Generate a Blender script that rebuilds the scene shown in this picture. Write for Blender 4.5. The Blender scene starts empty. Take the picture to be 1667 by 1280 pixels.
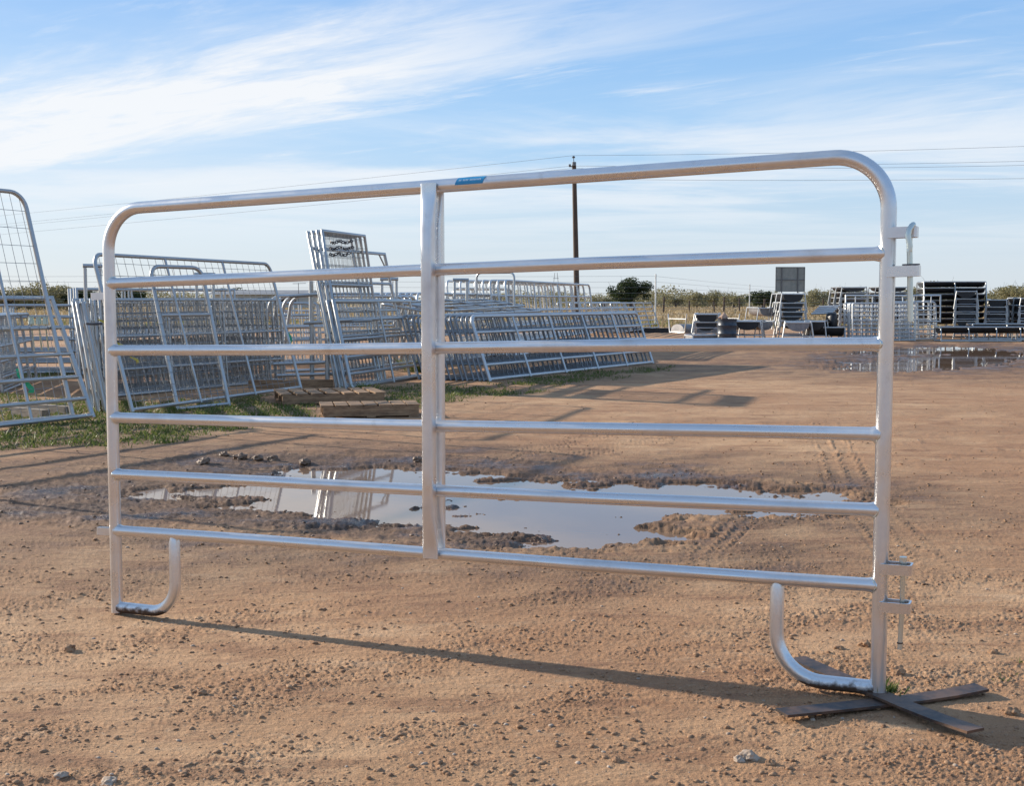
import bpy, math, random
import numpy as np
from mathutils import Vector, Matrix, noise as mnoise
R = math.radians
random.seed(7); rng = np.random.default_rng(11)
scene = bpy.context.scene
col = scene.collection

# ------------------------------------------------------------ camera
F_PX = 2000.0; TH = math.atan(150/2000.0); CAMZ = 1.25
cam_d = bpy.data.cameras.new("camera"); cam = bpy.data.objects.new("camera", cam_d); col.objects.link(cam)
cam.location = (0, 0, CAMZ); cam.rotation_euler = (math.pi/2 - TH, 0, 0)
cam_d.sensor_width = 36; cam_d.lens = 36*F_PX/1667.0; cam_d.clip_start = 0.05; cam_d.clip_end = 9000
scene.camera = cam
scene.render.resolution_x = 1024; scene.render.resolution_y = 787

def ray(px, py):
    f = Vector((0, math.cos(TH), -math.sin(TH))); u = Vector((0, math.sin(TH), math.cos(TH)))
    return f + Vector((1, 0, 0))*((px-833.5)/F_PX) + u*((640-py)/F_PX)
def G(px, py, z=0.0):                      # surveyed point on the ground at height z
    d = ray(px, py); k = (z-CAMZ)/d.z
    return Vector((0, 0, CAMZ)) + d*k
def AT(px, py, Y):
    d = ray(px, py); return Vector((0, 0, CAMZ)) + d*(Y/d.y)

# ------------------------------------------------------------ light
SUN_EL = R(20.0); SUN_DIR = Vector((-0.878, 0.479, 0)).normalized()    # towards the sun
sunv = SUN_DIR*math.cos(SUN_EL) + Vector((0, 0, math.sin(SUN_EL)))
sl = bpy.data.lights.new("sun", 'SUN'); sl.energy = 4.9; sl.angle = R(0.53); sl.color = (1.0, 0.90, 0.76)
so = bpy.data.objects.new("sun", sl); col.objects.link(so)
so.rotation_euler = sunv.to_track_quat('Z', 'Y').to_euler()
so.location = (-20, 10, 30)
scene.view_settings.view_transform = 'Standard'; scene.view_settings.look = 'None'
scene.view_settings.gamma = 1; scene.view_settings.exposure = 0.5

class NT:
    def __init__(s, nt): s.nt = nt; nt.nodes.clear()
    def n(s, t, _o=None, **kw):
        nd = s.nt.nodes.new(t)
        for k, v in kw.items():
            if k.startswith('i_'):
                key = k[2:]; key = int(key) if key.isdigit() else key.replace('_', ' ')
                s.set(nd.inputs[key], v)
            else: setattr(nd, k, v)
        return nd
    def set(s, inp, v):
        if isinstance(v, bpy.types.NodeSocket): s.nt.links.new(v, inp)
        elif isinstance(v, bpy.types.Node): s.nt.links.new(v.outputs[0], inp)
        else: inp.default_value = v
    def m(s, op, a, b=0.0, c=0.0, clamp=False):
        nd = s.nt.nodes.new('ShaderNodeMath'); nd.operation = op; nd.use_clamp = clamp
        s.set(nd.inputs[0], a); s.set(nd.inputs[1], b); s.set(nd.inputs[2], c); return nd.outputs[0]
    def ss(s, x, a, b, lo=0.0, hi=1.0):
        nd = s.nt.nodes.new('ShaderNodeMapRange'); nd.interpolation_type = 'SMOOTHSTEP'
        s.set(nd.inputs[0], x); nd.inputs[1].default_value = a; nd.inputs[2].default_value = b
        nd.inputs[3].default_value = lo; nd.inputs[4].default_value = hi; return nd.outputs[0]
    def mix(s, f, a, b, mode='MIX'):
        nd = s.nt.nodes.new('ShaderNodeMix'); nd.data_type = 'RGBA'; nd.blend_type = mode
        s.set(nd.inputs[0], f)
        for i, v in ((6, a), (7, b)):
            if isinstance(v, tuple) and len(v) == 3: v = v + (1,)
            s.set(nd.inputs[i], v)
        return nd.outputs[2]
    def noise(s, vec, scale, detail=4, rough=0.55, dist=0.0):
        nd = s.nt.nodes.new('ShaderNodeTexNoise'); nd.inputs['Scale'].default_value = scale
        nd.inputs['Detail'].default_value = detail; nd.inputs['Roughness'].default_value = rough
        nd.inputs['Distortion'].default_value = dist
        if vec is not None: s.set(nd.inputs['Vector'], vec)
        return nd.outputs[0]

world = bpy.data.worlds.new("World"); scene.world = world; world.use_nodes = True
W = NT(world.node_tree)
sky = W.n('ShaderNodeTexSky', sky_type='NISHITA', sun_disc=False, sun_elevation=SUN_EL,
          sun_rotation=math.atan2(SUN_DIR.x, SUN_DIR.y), air_density=1.0, dust_density=0.6, ozone_density=1.6, altitude=50)
tc = W.n('ShaderNodeTexCoord'); sep = W.n('ShaderNodeSeparateXYZ', i_0=tc.outputs['Generated'])
zz = W.m('ADD', W.m('MAXIMUM', sep.outputs[2], 0.0), 0.03)
px_ = W.m('DIVIDE', sep.outputs[0], zz); py_ = W.m('DIVIDE', sep.outputs[1], zz)
u_ = W.m('ADD', W.m('MULTIPLY', px_, .763), W.m('MULTIPLY', py_, -.646))
v_ = W.m('ADD', W.m('MULTIPLY', px_, .646), W.m('MULTIPLY', py_, .763))
cv = W.n('ShaderNodeCombineXYZ', i_0=W.m('MULTIPLY', u_, .45), i_1=W.m('MULTIPLY', v_, 1.7))
n1 = W.noise(cv.outputs[0], 1.3, 8, .62, .5)
cv2 = W.n('ShaderNodeCombineXYZ', i_0=W.m('MULTIPLY', u_, .8), i_1=W.m('MULTIPLY', v_, 2.6), i_2=3.3)
n2 = W.noise(cv2.outputs[0], 1.5, 10, .66, .35)
cv3 = W.n('ShaderNodeCombineXYZ', i_0=W.m('MULTIPLY', px_, .38), i_1=W.m('MULTIPLY', py_, .62), i_2=7.7)
n3 = W.noise(cv3.outputs[0], 1.0, 8, .6, .5)
vp = W.m('ADD', v_, W.m('MULTIPLY', W.m('SUBTRACT', n1, .5), 1.3))
vp = W.m('ADD', vp, W.m('MULTIPLY', W.m('SUBTRACT', n2, .5), .9))
band = W.m('MULTIPLY', W.ss(vp, 2.1, 3.1), W.ss(vp, 3.40, 3.85, 1, 0))
uf = W.ss(u_, -1.6, -4.2, .15, 1.12)
band = W.m('MULTIPLY', band, W.m('MULTIPLY', uf, W.ss(n2, .28, .62, .45, 1.08)))
veil = W.m('MULTIPLY', W.ss(n3, .36, .66), W.ss(v_, 3.4, 5.2, .16, .85))
wisp = W.m('MULTIPLY', W.ss(n2, .50, .75), W.ss(n1, .42, .6, 0, .5))
left = W.m('MULTIPLY', W.ss(px_, .4, -3.2, 0, .7), W.ss(v_, 1.7, 2.7, 0.2, 1))
dens = W.m('MAXIMUM', band, W.m('MULTIPLY', veil, .9))
dens = W.m('ADD', dens, W.m('MULTIPLY', W.m('ADD', wisp, W.m('MULTIPLY', left, W.ss(n3, .3, .6, .5, 1))), W.m('SUBTRACT', 1.0, dens, clamp=True)), clamp=True)
dens = W.m('ADD', W.m('MULTIPLY', dens, W.ss(sep.outputs[2], .02, .11)), W.m('MULTIPLY', W.ss(sep.outputs[2], .11, .02), .25))
grad = W.n('ShaderNodeValToRGB', i_Fac=sep.outputs[2]); ge = grad.color_ramp.elements
ge[0].position = 0.0; ge[0].color = (.44, .51, .58, 1); ge[1].position = .6; ge[1].color = (.17, .29, .50, 1)
for p_, c_ in ((.06, (.37, .50, .64)), (.14, (.28, .46, .69)), (.26, (.155, .34, .66))): q_ = ge.new(p_); q_.color = c_+(1,)
gsc = W.mix(1.0, grad.outputs[0], (10, 10, 10), 'MULTIPLY')
c1 = W.mix(.82, sky.outputs[0], gsc)
c2 = W.mix(W.m('MULTIPLY', dens, .92), c1, (6.7, 6.8, 6.95))
bg = W.n('ShaderNodeBackground', i_Color=c2, i_Strength=0.10)
W.n('ShaderNodeOutputWorld', i_Surface=bg.outputs[0])

# ------------------------------------------------------------ noise in numpy
def _hash(ix, iy, seed):
    h = (ix.astype(np.int64)*374761393 + iy.astype(np.int64)*668265263 + seed*974634777) & 0xffffffff
    h = ((h ^ (h >> 13))*1274126177) & 0xffffffff
    h = (h ^ (h >> 16)) & 0xffffffff
    return h
def vnoise(x, y, seed=0):                  # gradient noise, about -1..1
    ix = np.floor(x); iy = np.floor(y); fx = x-ix; fy = y-iy
    u = fx*fx*fx*(fx*(fx*6-15)+10); v = fy*fy*fy*(fy*(fy*6-15)+10)
    def g(dx, dy):
        a = _hash(ix+dx, iy+dy, seed)*(2*math.pi/4294967296.0)
        return np.cos(a)*(fx-dx) + np.sin(a)*(fy-dy)
    a = g(0, 0); b = g(1, 0); c = g(0, 1); d = g(1, 1)
    return 1.5*((a*(1-u)+b*u)*(1-v) + (c*(1-u)+d*u)*v)
def fbm(x, y, o, seed=0, gain=.5, lac=2.03):
    s = 0; a = 1.0; t = 0
    for i in range(o):
        s = s + a*vnoise(x, y, seed+i*17); t += a; a *= gain; x = x*lac+3.1; y = y*lac+1.7
    return s/t
def sstep(a, b, x):
    t = np.clip((x-a)/(b-a), 0, 1); return t*t*(3-2*t)
def polydist(x, y, poly):                  # signed distance, + inside
    P = np.array(poly); d = np.full(x.shape, 1e9); inside = np.zeros(x.shape, bool)
    for i in range(len(P)):
        a = P[i]; b = P[(i+1) % len(P)]; e = b-a
        wx = x-a[0]; wy = y-a[1]; t = np.clip((wx*e[0]+wy*e[1])/(e@e+1e-12), 0, 1)
        d = np.minimum(d, np.hypot(wx-e[0]*t, wy-e[1]*t))
        c = ((a[1] > y) != (b[1] > y)) & (x < (b[0]-a[0])*(y-a[1])/((b[1]-a[1]) if b[1] != a[1] else 1e-9)+a[0])
        inside ^= c
    return np.where(inside, d, -d)
def gp(pts): return [(G(*p).x, G(*p).y) for p in pts]
MUD = gp([(-60,835),(20,796),(200,760),(330,738),(480,738),(640,742),(730,742),(860,752),(1000,772),(1130,766),(1250,786),(1350,804),(1365,822),(1250,838),(1130,842),(1085,872),(1000,893),(850,890),(730,884),(620,880),(480,872),(300,850),(120,850),(-40,850)])
WAT = gp([(490,764),(650,764),(740,770),(820,785),(900,790),(1010,784),(1100,791),(1250,793),(1375,804),(1380,818),(1250,833),(1120,836),(1075,842),(1060,868),(960,880),(870,874),(800,852),(700,844),(640,842),(520,830),(400,812),(280,800),(320,793),(400,786)])
WAT2 = gp([(1372,592),(1470,583),(1560,573),(1650,571),(1670,580),(1600,592),(1540,598),(1450,604),(1385,601)])
WAT3 = gp([(1400,574),(1450,566),(1560,564),(1620,569),(1540,576),(1450,578)])
MUD2 = gp([(1290,590),(1330,574),(1400,560),(1450,565),(1500,555),(1560,562),(1610,555),(1650,563),(1720,556),(1740,590),(1667,604),(1540,606),(1400,606)])
GRASS = [gp([(-60,745),(-60,640),(120,650),(300,655),(460,640),(470,655),(440,672),(400,700),(330,716),(150,735),(40,735)]),
         gp([(610,632),(700,622),(800,632),(900,638),(800,652),(700,668),(620,668)]),
         gp([(455,645),(530,645),(530,690),(420,690),(430,665)]),
         gp([(820,615),(1060,598),(1110,595),(1080,606),(900,630),(820,632)]),
         gp([(-200,612),(60,603),(135,606),(135,614),(0,622),(-200,632)])]
ZW = -0.026
TRACKS = [([(1.90,5.4),(2.10,7.0),(2.36,8.6),(2.75,10.4),(3.3,13.0)], .19), 
          ([(.86,5.3),(.95,6.0),(1.25,6.8),(1.6,7.5)], .11), ([(-.2,9.2),(.15,10.2),(.8,11.4),(1.9,12.8)], .16), ([(.15,8.9),(.5,9.9),(1.2,11.0),(2.4,12.3)], .14)]
def track(x, y, line, w):
    P = np.array(line); best = np.full(x.shape, 1e9); s = np.zeros(x.shape); acc = 0
    sd = np.zeros(x.shape)
    for i in range(len(P)-1):
        a = P[i]; e = P[i+1]-a; L = math.hypot(*e); t = np.clip(((x-a[0])*e[0]+(y-a[1])*e[1])/L**2, 0, 1)
        dx = x-a[0]-e[0]*t; dy = y-a[1]-e[1]*t; d = np.hypot(dx, dy); m = d < best
        best = np.where(m, d, best); s = np.where(m, acc+t*L, s); sd = np.where(m, (dx*e[1]-dy*e[0])/L, sd); acc += L
    endf = sstep(0, .5, s)*sstep(0, .8, acc-s)
    return best, sd, s, endf
def base_h(x, y):
    h = -.046*np.exp(-((x+1.62)**2+(y-4.95)**2)/1.1) + .016*np.exp(-((x-1.13)**2+(y-3.8)**2)/.8)
    return h
def ground(x, y, px=None):
    """height and masks; px = local grid spacing so detail fades where it cannot be carried"""
    if px is None: px = np.full(x.shape, .004)
    h = base_h(x, y)
    far = sstep(9, 30, np.hypot(x, y))
    h = h + .012*fbm(x*.5, y*.5, 3, 5)*sstep(2.5, 9, y) + far*.03*fbm(x*.12, y*.12, 3, 9)
    near = (np.abs(x) < 40) & (y < 60) & (y > .5)
    mud = np.full(x.shape, -9.0); wat = np.full(x.shape, -9.0)
    xn = x[near]; yn = y[near]
    wob = .34*fbm(xn*1.4, yn*1.4, 6, 21, .65)
    m = np.maximum(polydist(xn, yn, MUD), polydist(xn, yn, MUD2)*.16) + wob
    wt = np.maximum(np.maximum(np.clip(polydist(xn, yn, WAT), -9, .20), polydist(xn, yn, WAT2)*.6), polydist(xn, yn, WAT3)*.6) +   .88*fbm(xn*1.3, yn*3.0, 7, 31, .72)+.20*vnoise(xn*4.5, yn*9, 37)+.08
    mud[near] = m; wat[near] = wt
    wetm = sstep(-.25, .15, mud)
    # dry surface: smooth packed soil with crumbly streaks
    ax = x*.94+y*.34; ay = -x*.34+y*.94
    patch = sstep(-.20, .34, fbm(ax*1.1, ay*2.6, 5, 41, .6)+.15*vnoise(x*3, y*3, 44))
    def fade(size): return np.clip(size/(px*1.1)-.25, 0, 1)
    c1 = fbm(ax*7, ay*11, 2, 51); c2 = fbm(ax*22, ay*30, 2, 61); c3 = vnoise(ax*62, ay*75, 71); c4 = vnoise(x*140, y*140, 81)
    c2b = vnoise(ax*33+5, ay*46, 65)
    c3b = vnoise(x*95, y*105, 75)
    crumb = (.0050*np.maximum(c1, -.2)*fade(.1) + .0045*sstep(.05, .35, c2)*fade(.035) + .0060*sstep(.2, .5, c2b)*fade(.024) +   .0085*sstep(.05, .4, c3)*fade(.014) + .0062*sstep(.0, .4, c3b)*fade(.009) + .0020*c4*fade(.005))
    h = h + crumb*(.17+.30*patch)*(1-.2*wetm)*(.62+.38*sstep(2.6, 5, y))
    # ruts and ridges of churned mud
    mm = sstep(-.5, .05, mud)
    shore = sstep(-.45, -.02, wat)*(1-sstep(.02, .35, wat))
    rid = fbm(x*3.2, y*4.2, 5, 91, .6); rid2 = 1-np.abs(fbm(x*5.5, y*7, 3, 95, .6))*2.2
    lump = np.maximum(fbm(x*12, y*14, 3, 99, .6), -.15)
    fine = np.maximum(vnoise(x*30, y*38, 141), -.1)*fade(.02)+.6*np.maximum(vnoise(x*58, y*70, 142), 0)*fade(.012)
    h = h + mm*((.012*rid + .004*rid2)*fade(.2) + .015*lump*fade(.05) + .012*fine*sstep(-.1, .3, fbm(x*2.2, y*3, 3, 151)+.1))
    h = h - .012*sstep(-.1, .4, mud)
    h = h - (.030+.006*mm)*sstep(-.22, .16, wat) - .016*sstep(.0, .5, wat) 
    h = np.where(wat > .10, h - .010*sstep(.1, .3, wat), h)
    mid = sstep(6, 12, y)*(1-sstep(45, 60, y))
    h = h + mid*(.010*np.maximum(fbm(x*2.6, y*3.4, 3, 211), -.1)*fade(.12) + .016*sstep(.1, .5, fbm(x*5.5, y*6.5, 2, 215))*patch*fade(.05))
    tr = np.zeros(x.shape)
    for line, w in TRACKS:
        mk = (y > 5) & (y < 13) & (np.abs(x) < 6)
        b, sd, s, ef = track(x[mk], y[mk], line, w)
        inside = sstep(w, w*.8, b)*ef*(.35+.65*sstep(-.25, .3, fbm(x[mk]*1.6, y[mk]*1.6, 3, 201)))
        colm = .5+.5*np.cos(sd/w*math.pi*3.0); lug = .5+.5*np.sin((s+np.abs(sd)*.5)/.085*2*math.pi + np.sign(np.sin(sd/w*math.pi*1.5))*1.2)
        prof = .0085*sstep(.25, .75, colm*lug) - .0055
        h[mk] += inside*prof*(1-sstep(-.1, .2, wat[mk])); tr[mk] = np.maximum(tr[mk], inside)
    gr = np.zeros(x.shape)
    mk = (y < 30) & (y > 5) & (x < 8)
    gx = x[mk]; gy = y[mk]
    g = np.full(gx.shape, -9.0)
    for p in GRASS: g = np.maximum(g, polydist(gx, gy, p))
    gr[mk] = sstep(-.25, .45, g + .75*fbm(gx*.9, gy*.9, 4, 77, .6))
    gr = gr*(1-wetm)
    return h, wetm, gr, patch, tr, wat

# ------------------------------------------------------------ materials
MATS = {}
def mat(name):
    m = bpy.data.materials.new(name); m.use_nodes = True; MATS[name] = m; return m, NT(m.node_tree)
def finish(T, color, rough=.6, metal=0.0, bump=None, bs=.3, bd=.01, spec=.5, extra=None):
    b = T.n('ShaderNodeBsdfPrincipled'); T.set(b.inputs['Base Color'], color if not (isinstance(color, tuple) and len(color) == 3) else color+(1,))
    T.set(b.inputs['Roughness'], rough); T.set(b.inputs['Metallic'], metal); b.inputs['Specular IOR Level'].default_value = spec
    if bump is not None:
        bn = T.n('ShaderNodeBump', i_Strength=bs, i_Distance=bd, i_Height=bump); T.set(b.inputs['Normal'], bn.outputs[0])
    if extra:
        for k, v in extra.items(): T.set(b.inputs[k], v)
    T.n('ShaderNodeOutputMaterial', i_Surface=b.outputs[0]); return b
def metal_mat(name, c1, c2, r0, r1, metal, dirt=0.0, stretch=None):
    m, T = mat(name); tc = T.n('ShaderNodeTexCoord'); o = tc.outputs['Object']
    n1 = T.noise(o, 3.0, 6, .6); n2 = T.noise(o, 38, 4, .65); n3 = T.noise(o, 260, 3, .6)
    v = T.n('ShaderNodeTexVoronoi', i_Vector=o, i_Scale=150.0)
    cc = T.mix(T.m('ADD', T.m('MULTIPLY', n2, .5), T.m('MULTIPLY', n1, .5)), c1, c2)
    cc = T.mix(T.ss(n1, .52, .78, 0, dirt), cc, (.30, .25, .20))
    ms = T.n('ShaderNodeMapping', i_Vector=o); ms.inputs['Scale'].default_value = (14, 14, 8); n5 = T.noise(ms.outputs[0], 1.0, 5, .6, 0)
    cc = T.mix(T.ss(n5, .60, .74, 0, .30), cc, (.42, .40, .38))
    geo = T.n('ShaderNodeNewGeometry')
    finish(T, cc, T.ss(n1, .35, .65, r0, r1), metal, n1, .02, .001)
    return m
GALV = metal_mat('bright_galvanised_steel', (.64, .65, .665), (.80, .805, .81), .23, .42, .90, .42)
GALV_OLD = metal_mat('dull_galvanised_steel', (.34, .355, .36), (.58, .59, .59), .30, .48, .76, .22)
GALV_PALE = metal_mat('pale_galvanised_steel', (.48, .49, .50), (.72, .73, .72), .35, .5, .7, .2)
ZINC = metal_mat('zinc_plated_steel', (.58, .64, .62), (.75, .78, .70), .25, .4, .85, .2)
GALV_DARK = metal_mat('painted_shade_grey_steel', (.19, .20, .215), (.38, .39, .40), .35, .55, .7, .3)  # shade inside the leaning gate stack is put into this darker steel colour
WIRE = metal_mat('galvanised_wire', (.18, .19, .20), (.28, .29, .30), .45, .6, .6, .1)
def simple(name, c1, c2, scale, rough, bump=.3, bd=.01, metal=0, spec=.5, detail=6, stretch=(1, 1, 1)):
    m, T = mat(name); tc = T.n('ShaderNodeTexCoord'); mp = T.n('ShaderNodeMapping', i_Vector=tc.outputs['Object']); mp.inputs['Scale'].default_value = stretch
    n = T.noise(mp.outputs[0], scale, detail, .6); n2 = T.noise(mp.outputs[0], scale*5, 4, .6)
    finish(T, T.mix(T.ss(T.m('ADD', T.m('MULTIPLY', n, .65), T.m('MULTIPLY', n2, .35)), .35, .65), c1, c2), rough, metal, n2, bump, bd, spec)
    return m
m, T = mat('muddy_galvanised_steel'); tc = T.n('ShaderNodeTexCoord'); o = tc.outputs['Object']
sp = T.n('ShaderNodeSeparateXYZ', i_0=o); n = T.noise(o, 26, 6, .65); n2 = T.noise(o, 120, 4, .6)
low = T.m('ADD', sp.outputs[2], T.m('MULTIPLY', sp.outputs[0], -.0235))
k = T.ss(T.m('ADD', low, T.m('MULTIPLY', T.m('SUBTRACT', n, .5), -.06)), -.004, -.024)
cc = T.mix(k, T.mix(n2, (.68, .69, .70), (.82, .83, .83)), (.075, .045, .028))
finish(T, cc, T.m('ADD', T.m('MULTIPLY', k, .4), .36), T.m('SUBTRACT', .88, T.m('MULTIPLY', k, .85)), n2, .2, .003)
MUDDY = m
RUST = simple('dark_rusty_steel', (.028, .029, .033), (.17, .10, .065), 7, .5, .4, .003, metal=.35)
BLACKP = simple('black_poly', (.008, .008, .010), (.018, .018, .020), 5, .42, .1)
GREYP = simple('grey_sheet', (.20, .20, .21), (.32, .31, .31), 4, .5, .1, metal=.4)
BARREL = simple('dark_blue_painted_steel', (.018, .03, .05), (.05, .065, .085), 6, .4, .2)
WOOD = simple('weathered_pallet_wood', (.17, .10, .055), (.42, .26, .145), 5, .85, .5, .006, stretch=(.8, 6, 6))
WOODG = simple('grey_timber', (.16, .13, .10), (.30, .25, .20), 5, .85, .5, .006, stretch=(1, 6, 6))
POLE = simple('creosote_pole_wood', (.05, .032, .024), (.13, .085, .06), 4, .8, .4, .01, stretch=(5, 5, .4))
BARK = simple('bark', (.06, .045, .035), (.14, .11, .09), 6, .9, .5)
STONE = simple('pale_stone', (.30, .22, .16), (.50, .40, .31), 30, .9, .4, .002)
CLOD = simple('dry_clod', (.20, .105, .055), (.40, .245, .14), 20, .95, .5, .003)
WETCLOD = simple('wet_mud_clod', (.12, .07, .042), (.24, .145, .09), 12, .6, .6, .006)
WALLM = simple('tan_painted_siding', (.50, .46, .40), (.58, .54, .48), 1, .8, .1)
ROOFM = simple('grey_metal_roof', (.28, .27, .26), (.36, .35, .33), 1, .6, .1)
GLASSD = simple('dark_window_glass', (.03, .035, .04), (.05, .055, .06), 1, .1, 0)
GREENR = simple('green_ribbon_plastic', (.01, .30, .14), (.03, .45, .24), 8, .4, .2)
PALEG = simple('pale_green_zinc', (.42, .50, .42), (.62, .68, .60), 30, .4, .1, metal=.3)
YELR = simple('yellow_tag_plastic', (.50, .36, .03), (.68, .52, .08), 8, .5, .2)
PURP = simple('blue_paint_mark', (.05, .06, .28), (.08, .08, .36), 8, .5, .1)
TAN = simple('tan_paper', (.40, .26, .18), (.55, .38, .28), 12, .8, .3)
STICK = simple('blue_sticker', (.02, .25, .50), (.03, .30, .56), 5, .35, 0)
WHITE = simple('white_print', (.45, .62, .78), (.55, .72, .85), 5, .4, 0)
SIGNB = simple('sign_back_metal', (.22, .23, .22), (.30, .30, .28), 3, .5, .1, metal=.4)
PORC = simple('grey_porcelain', (.10, .10, .11), (.16, .16, .17), 5, .3, 0)
PEELC = simple('dark_chain_steel', (.05, .05, .055), (.12, .12, .13), 20, .45, .2, metal=.6)
def leafmat(name, a, b, c, rough=.55):
    m, T = mat(name); at = T.n('ShaderNodeAttribute', attribute_name='rnd')
    cr = T.n('ShaderNodeValToRGB', i_Fac=at.outputs['Fac']); e = cr.color_ramp.elements
    e[0].color = a+(1,); e[1].color = c+(1,); x = e.new(.5); x.color = b+(1,)
    b_ = T.n('ShaderNodeBsdfPrincipled', i_Base_Color=cr.outputs[0], i_Roughness=rough); b_.inputs['Specular IOR Level'].default_value = .25
    tr = T.n('ShaderNodeBsdfTranslucent', i_Color=cr.outputs[0]); mx = T.n('ShaderNodeMixShader', i_0=.35)
    T.set(mx.inputs[1], b_.outputs[0]); T.set(mx.inputs[2], tr.outputs[0]); T.n('ShaderNodeOutputMaterial', i_Surface=mx.outputs[0]); return m
OAKL = leafmat('oak_leaves', (.018, .030, .012), (.04, .06, .022), (.09, .10, .04))
BRUSHL = leafmat('brush_leaves', (.17, .15, .085), (.27, .245, .12), (.36, .32, .18))
GRASSM = leafmat('green_grass', (.06, .10, .02), (.14, .18, .045), (.36, .29, .14))
DRYG = leafmat('dry_grass', (.24, .17, .09), (.36, .27, .15), (.46, .36, .21))
FGREEN = leafmat('pasture_green', (.12, .15, .05), (.20, .22, .07), (.34, .30, .14))

# ground material
m, T = mat('packed_red_soil'); tc = T.n('ShaderNodeTexCoord'); o = tc.outputs['Object']
wet = T.n('ShaderNodeAttribute', attribute_name='wet').outputs['Fac']; gr = T.n('ShaderNodeAttribute', attribute_name='grass').outputs['Fac']
cr = T.n('ShaderNodeAttribute', attribute_name='crumb').outputs['Fac']; fa = T.n('ShaderNodeAttribute', attribute_name='pasture').outputs['Fac']
na = T.noise(o, .35, 6, .6); nb = T.noise(o, 2.2, 7, .62); nc = T.noise(o, 28, 6, .65); nd = T.noise(o, 210, 4, .6)
mp = T.n('ShaderNodeMapping', i_Vector=o); mp.inputs['Scale'].default_value = (.12, .7, 1); mp.inputs['Rotation'].default_value = (0, 0, R(14)); ne = T.noise(mp.outputs[0], 1.0, 6, .6)
c = T.mix(T.ss(nb, .35, .65), (.59, .365, .20), (.47, .27, .14))
c = T.mix(T.ss(na, .40, .60, 0, .7), c, (.37, .19, .095))
c = T.mix(T.ss(ne, .48, .66, 0, .65), c, (.36, .20, .105))
c = T.mix(T.m('MULTIPLY', cr, T.ss(nc, .42, .60, 0, .55)), c, (.34, .18, .095))
c = T.mix(T.ss(nc, .58, .74, 0, .45), c, (.64, .48, .32))
c = T.mix(T.ss(nd, .54, .68, 0, .6), c, (.24, .12, .065))
c = T.mix(T.m('MULTIPLY', gr, .6), c, (.15, .105, .06))
mq = T.n('ShaderNodeMapping', i_Vector=o); mq.inputs['Scale'].default_value = (5, 13, 5); nf = T.noise(mq.outputs[0], 1.0, 8, .7)
mr = T.n('ShaderNodeMapping', i_Vector=o); mr.inputs['Scale'].default_value = (1.3, 4.2, 3); ng = T.noise(mr.outputs[0], 1.0, 8, .72)
c = T.mix(T.ss(nf, .53, .66, 0, .55), c, (.27, .14, .075))
c = T.mix(T.ss(ng, .52, .62, 0, .62), c, (.26, .13, .07)); c = T.mix(T.ss(ng, .45, .34, 0, .40), c, (.64, .43, .26))
pn = T.noise(mp.outputs[0], 2.2, 8, .65)
pc = T.mix(T.ss(pn, .38, .62), (.36, .24, .13), (.47, .345, .20)); pc = T.mix(T.ss(ne, .5, .62, 0, .6), pc, (.24, .22, .09))
c = T.mix(fa, c, pc)
wc = T.mix(T.ss(nc, .4, .6), (.060, .032, .019), (.130, .072, .042))
c = T.mix(wet, c, wc)
ro = T.m('SUBTRACT', .93, T.m('MULTIPLY', T.m('POWER', wet, 2.0), T.ss(nb, .46, .60, .22, .76)))
bmp = T.m('ADD', T.m('MULTIPLY', nc, .6), T.m('ADD', T.m('MULTIPLY', nd, .3), T.m('MULTIPLY', nf, 2.2)))
finish(T, c, ro, 0, bmp, .9, .012, .35)
SOIL = m
m, T = mat('muddy_water'); tc = T.n('ShaderNodeTexCoord'); n = T.noise(tc.outputs['Object'], 1.5, 4, .5)
finish(T, T.mix(n, (.20, .125, .08), (.26, .17, .115)), .03, 0, T.noise(tc.outputs['Object'], 9, 3, .5), .03, .004, .5, extra={'IOR': 1.33})
WATER = m

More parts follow.
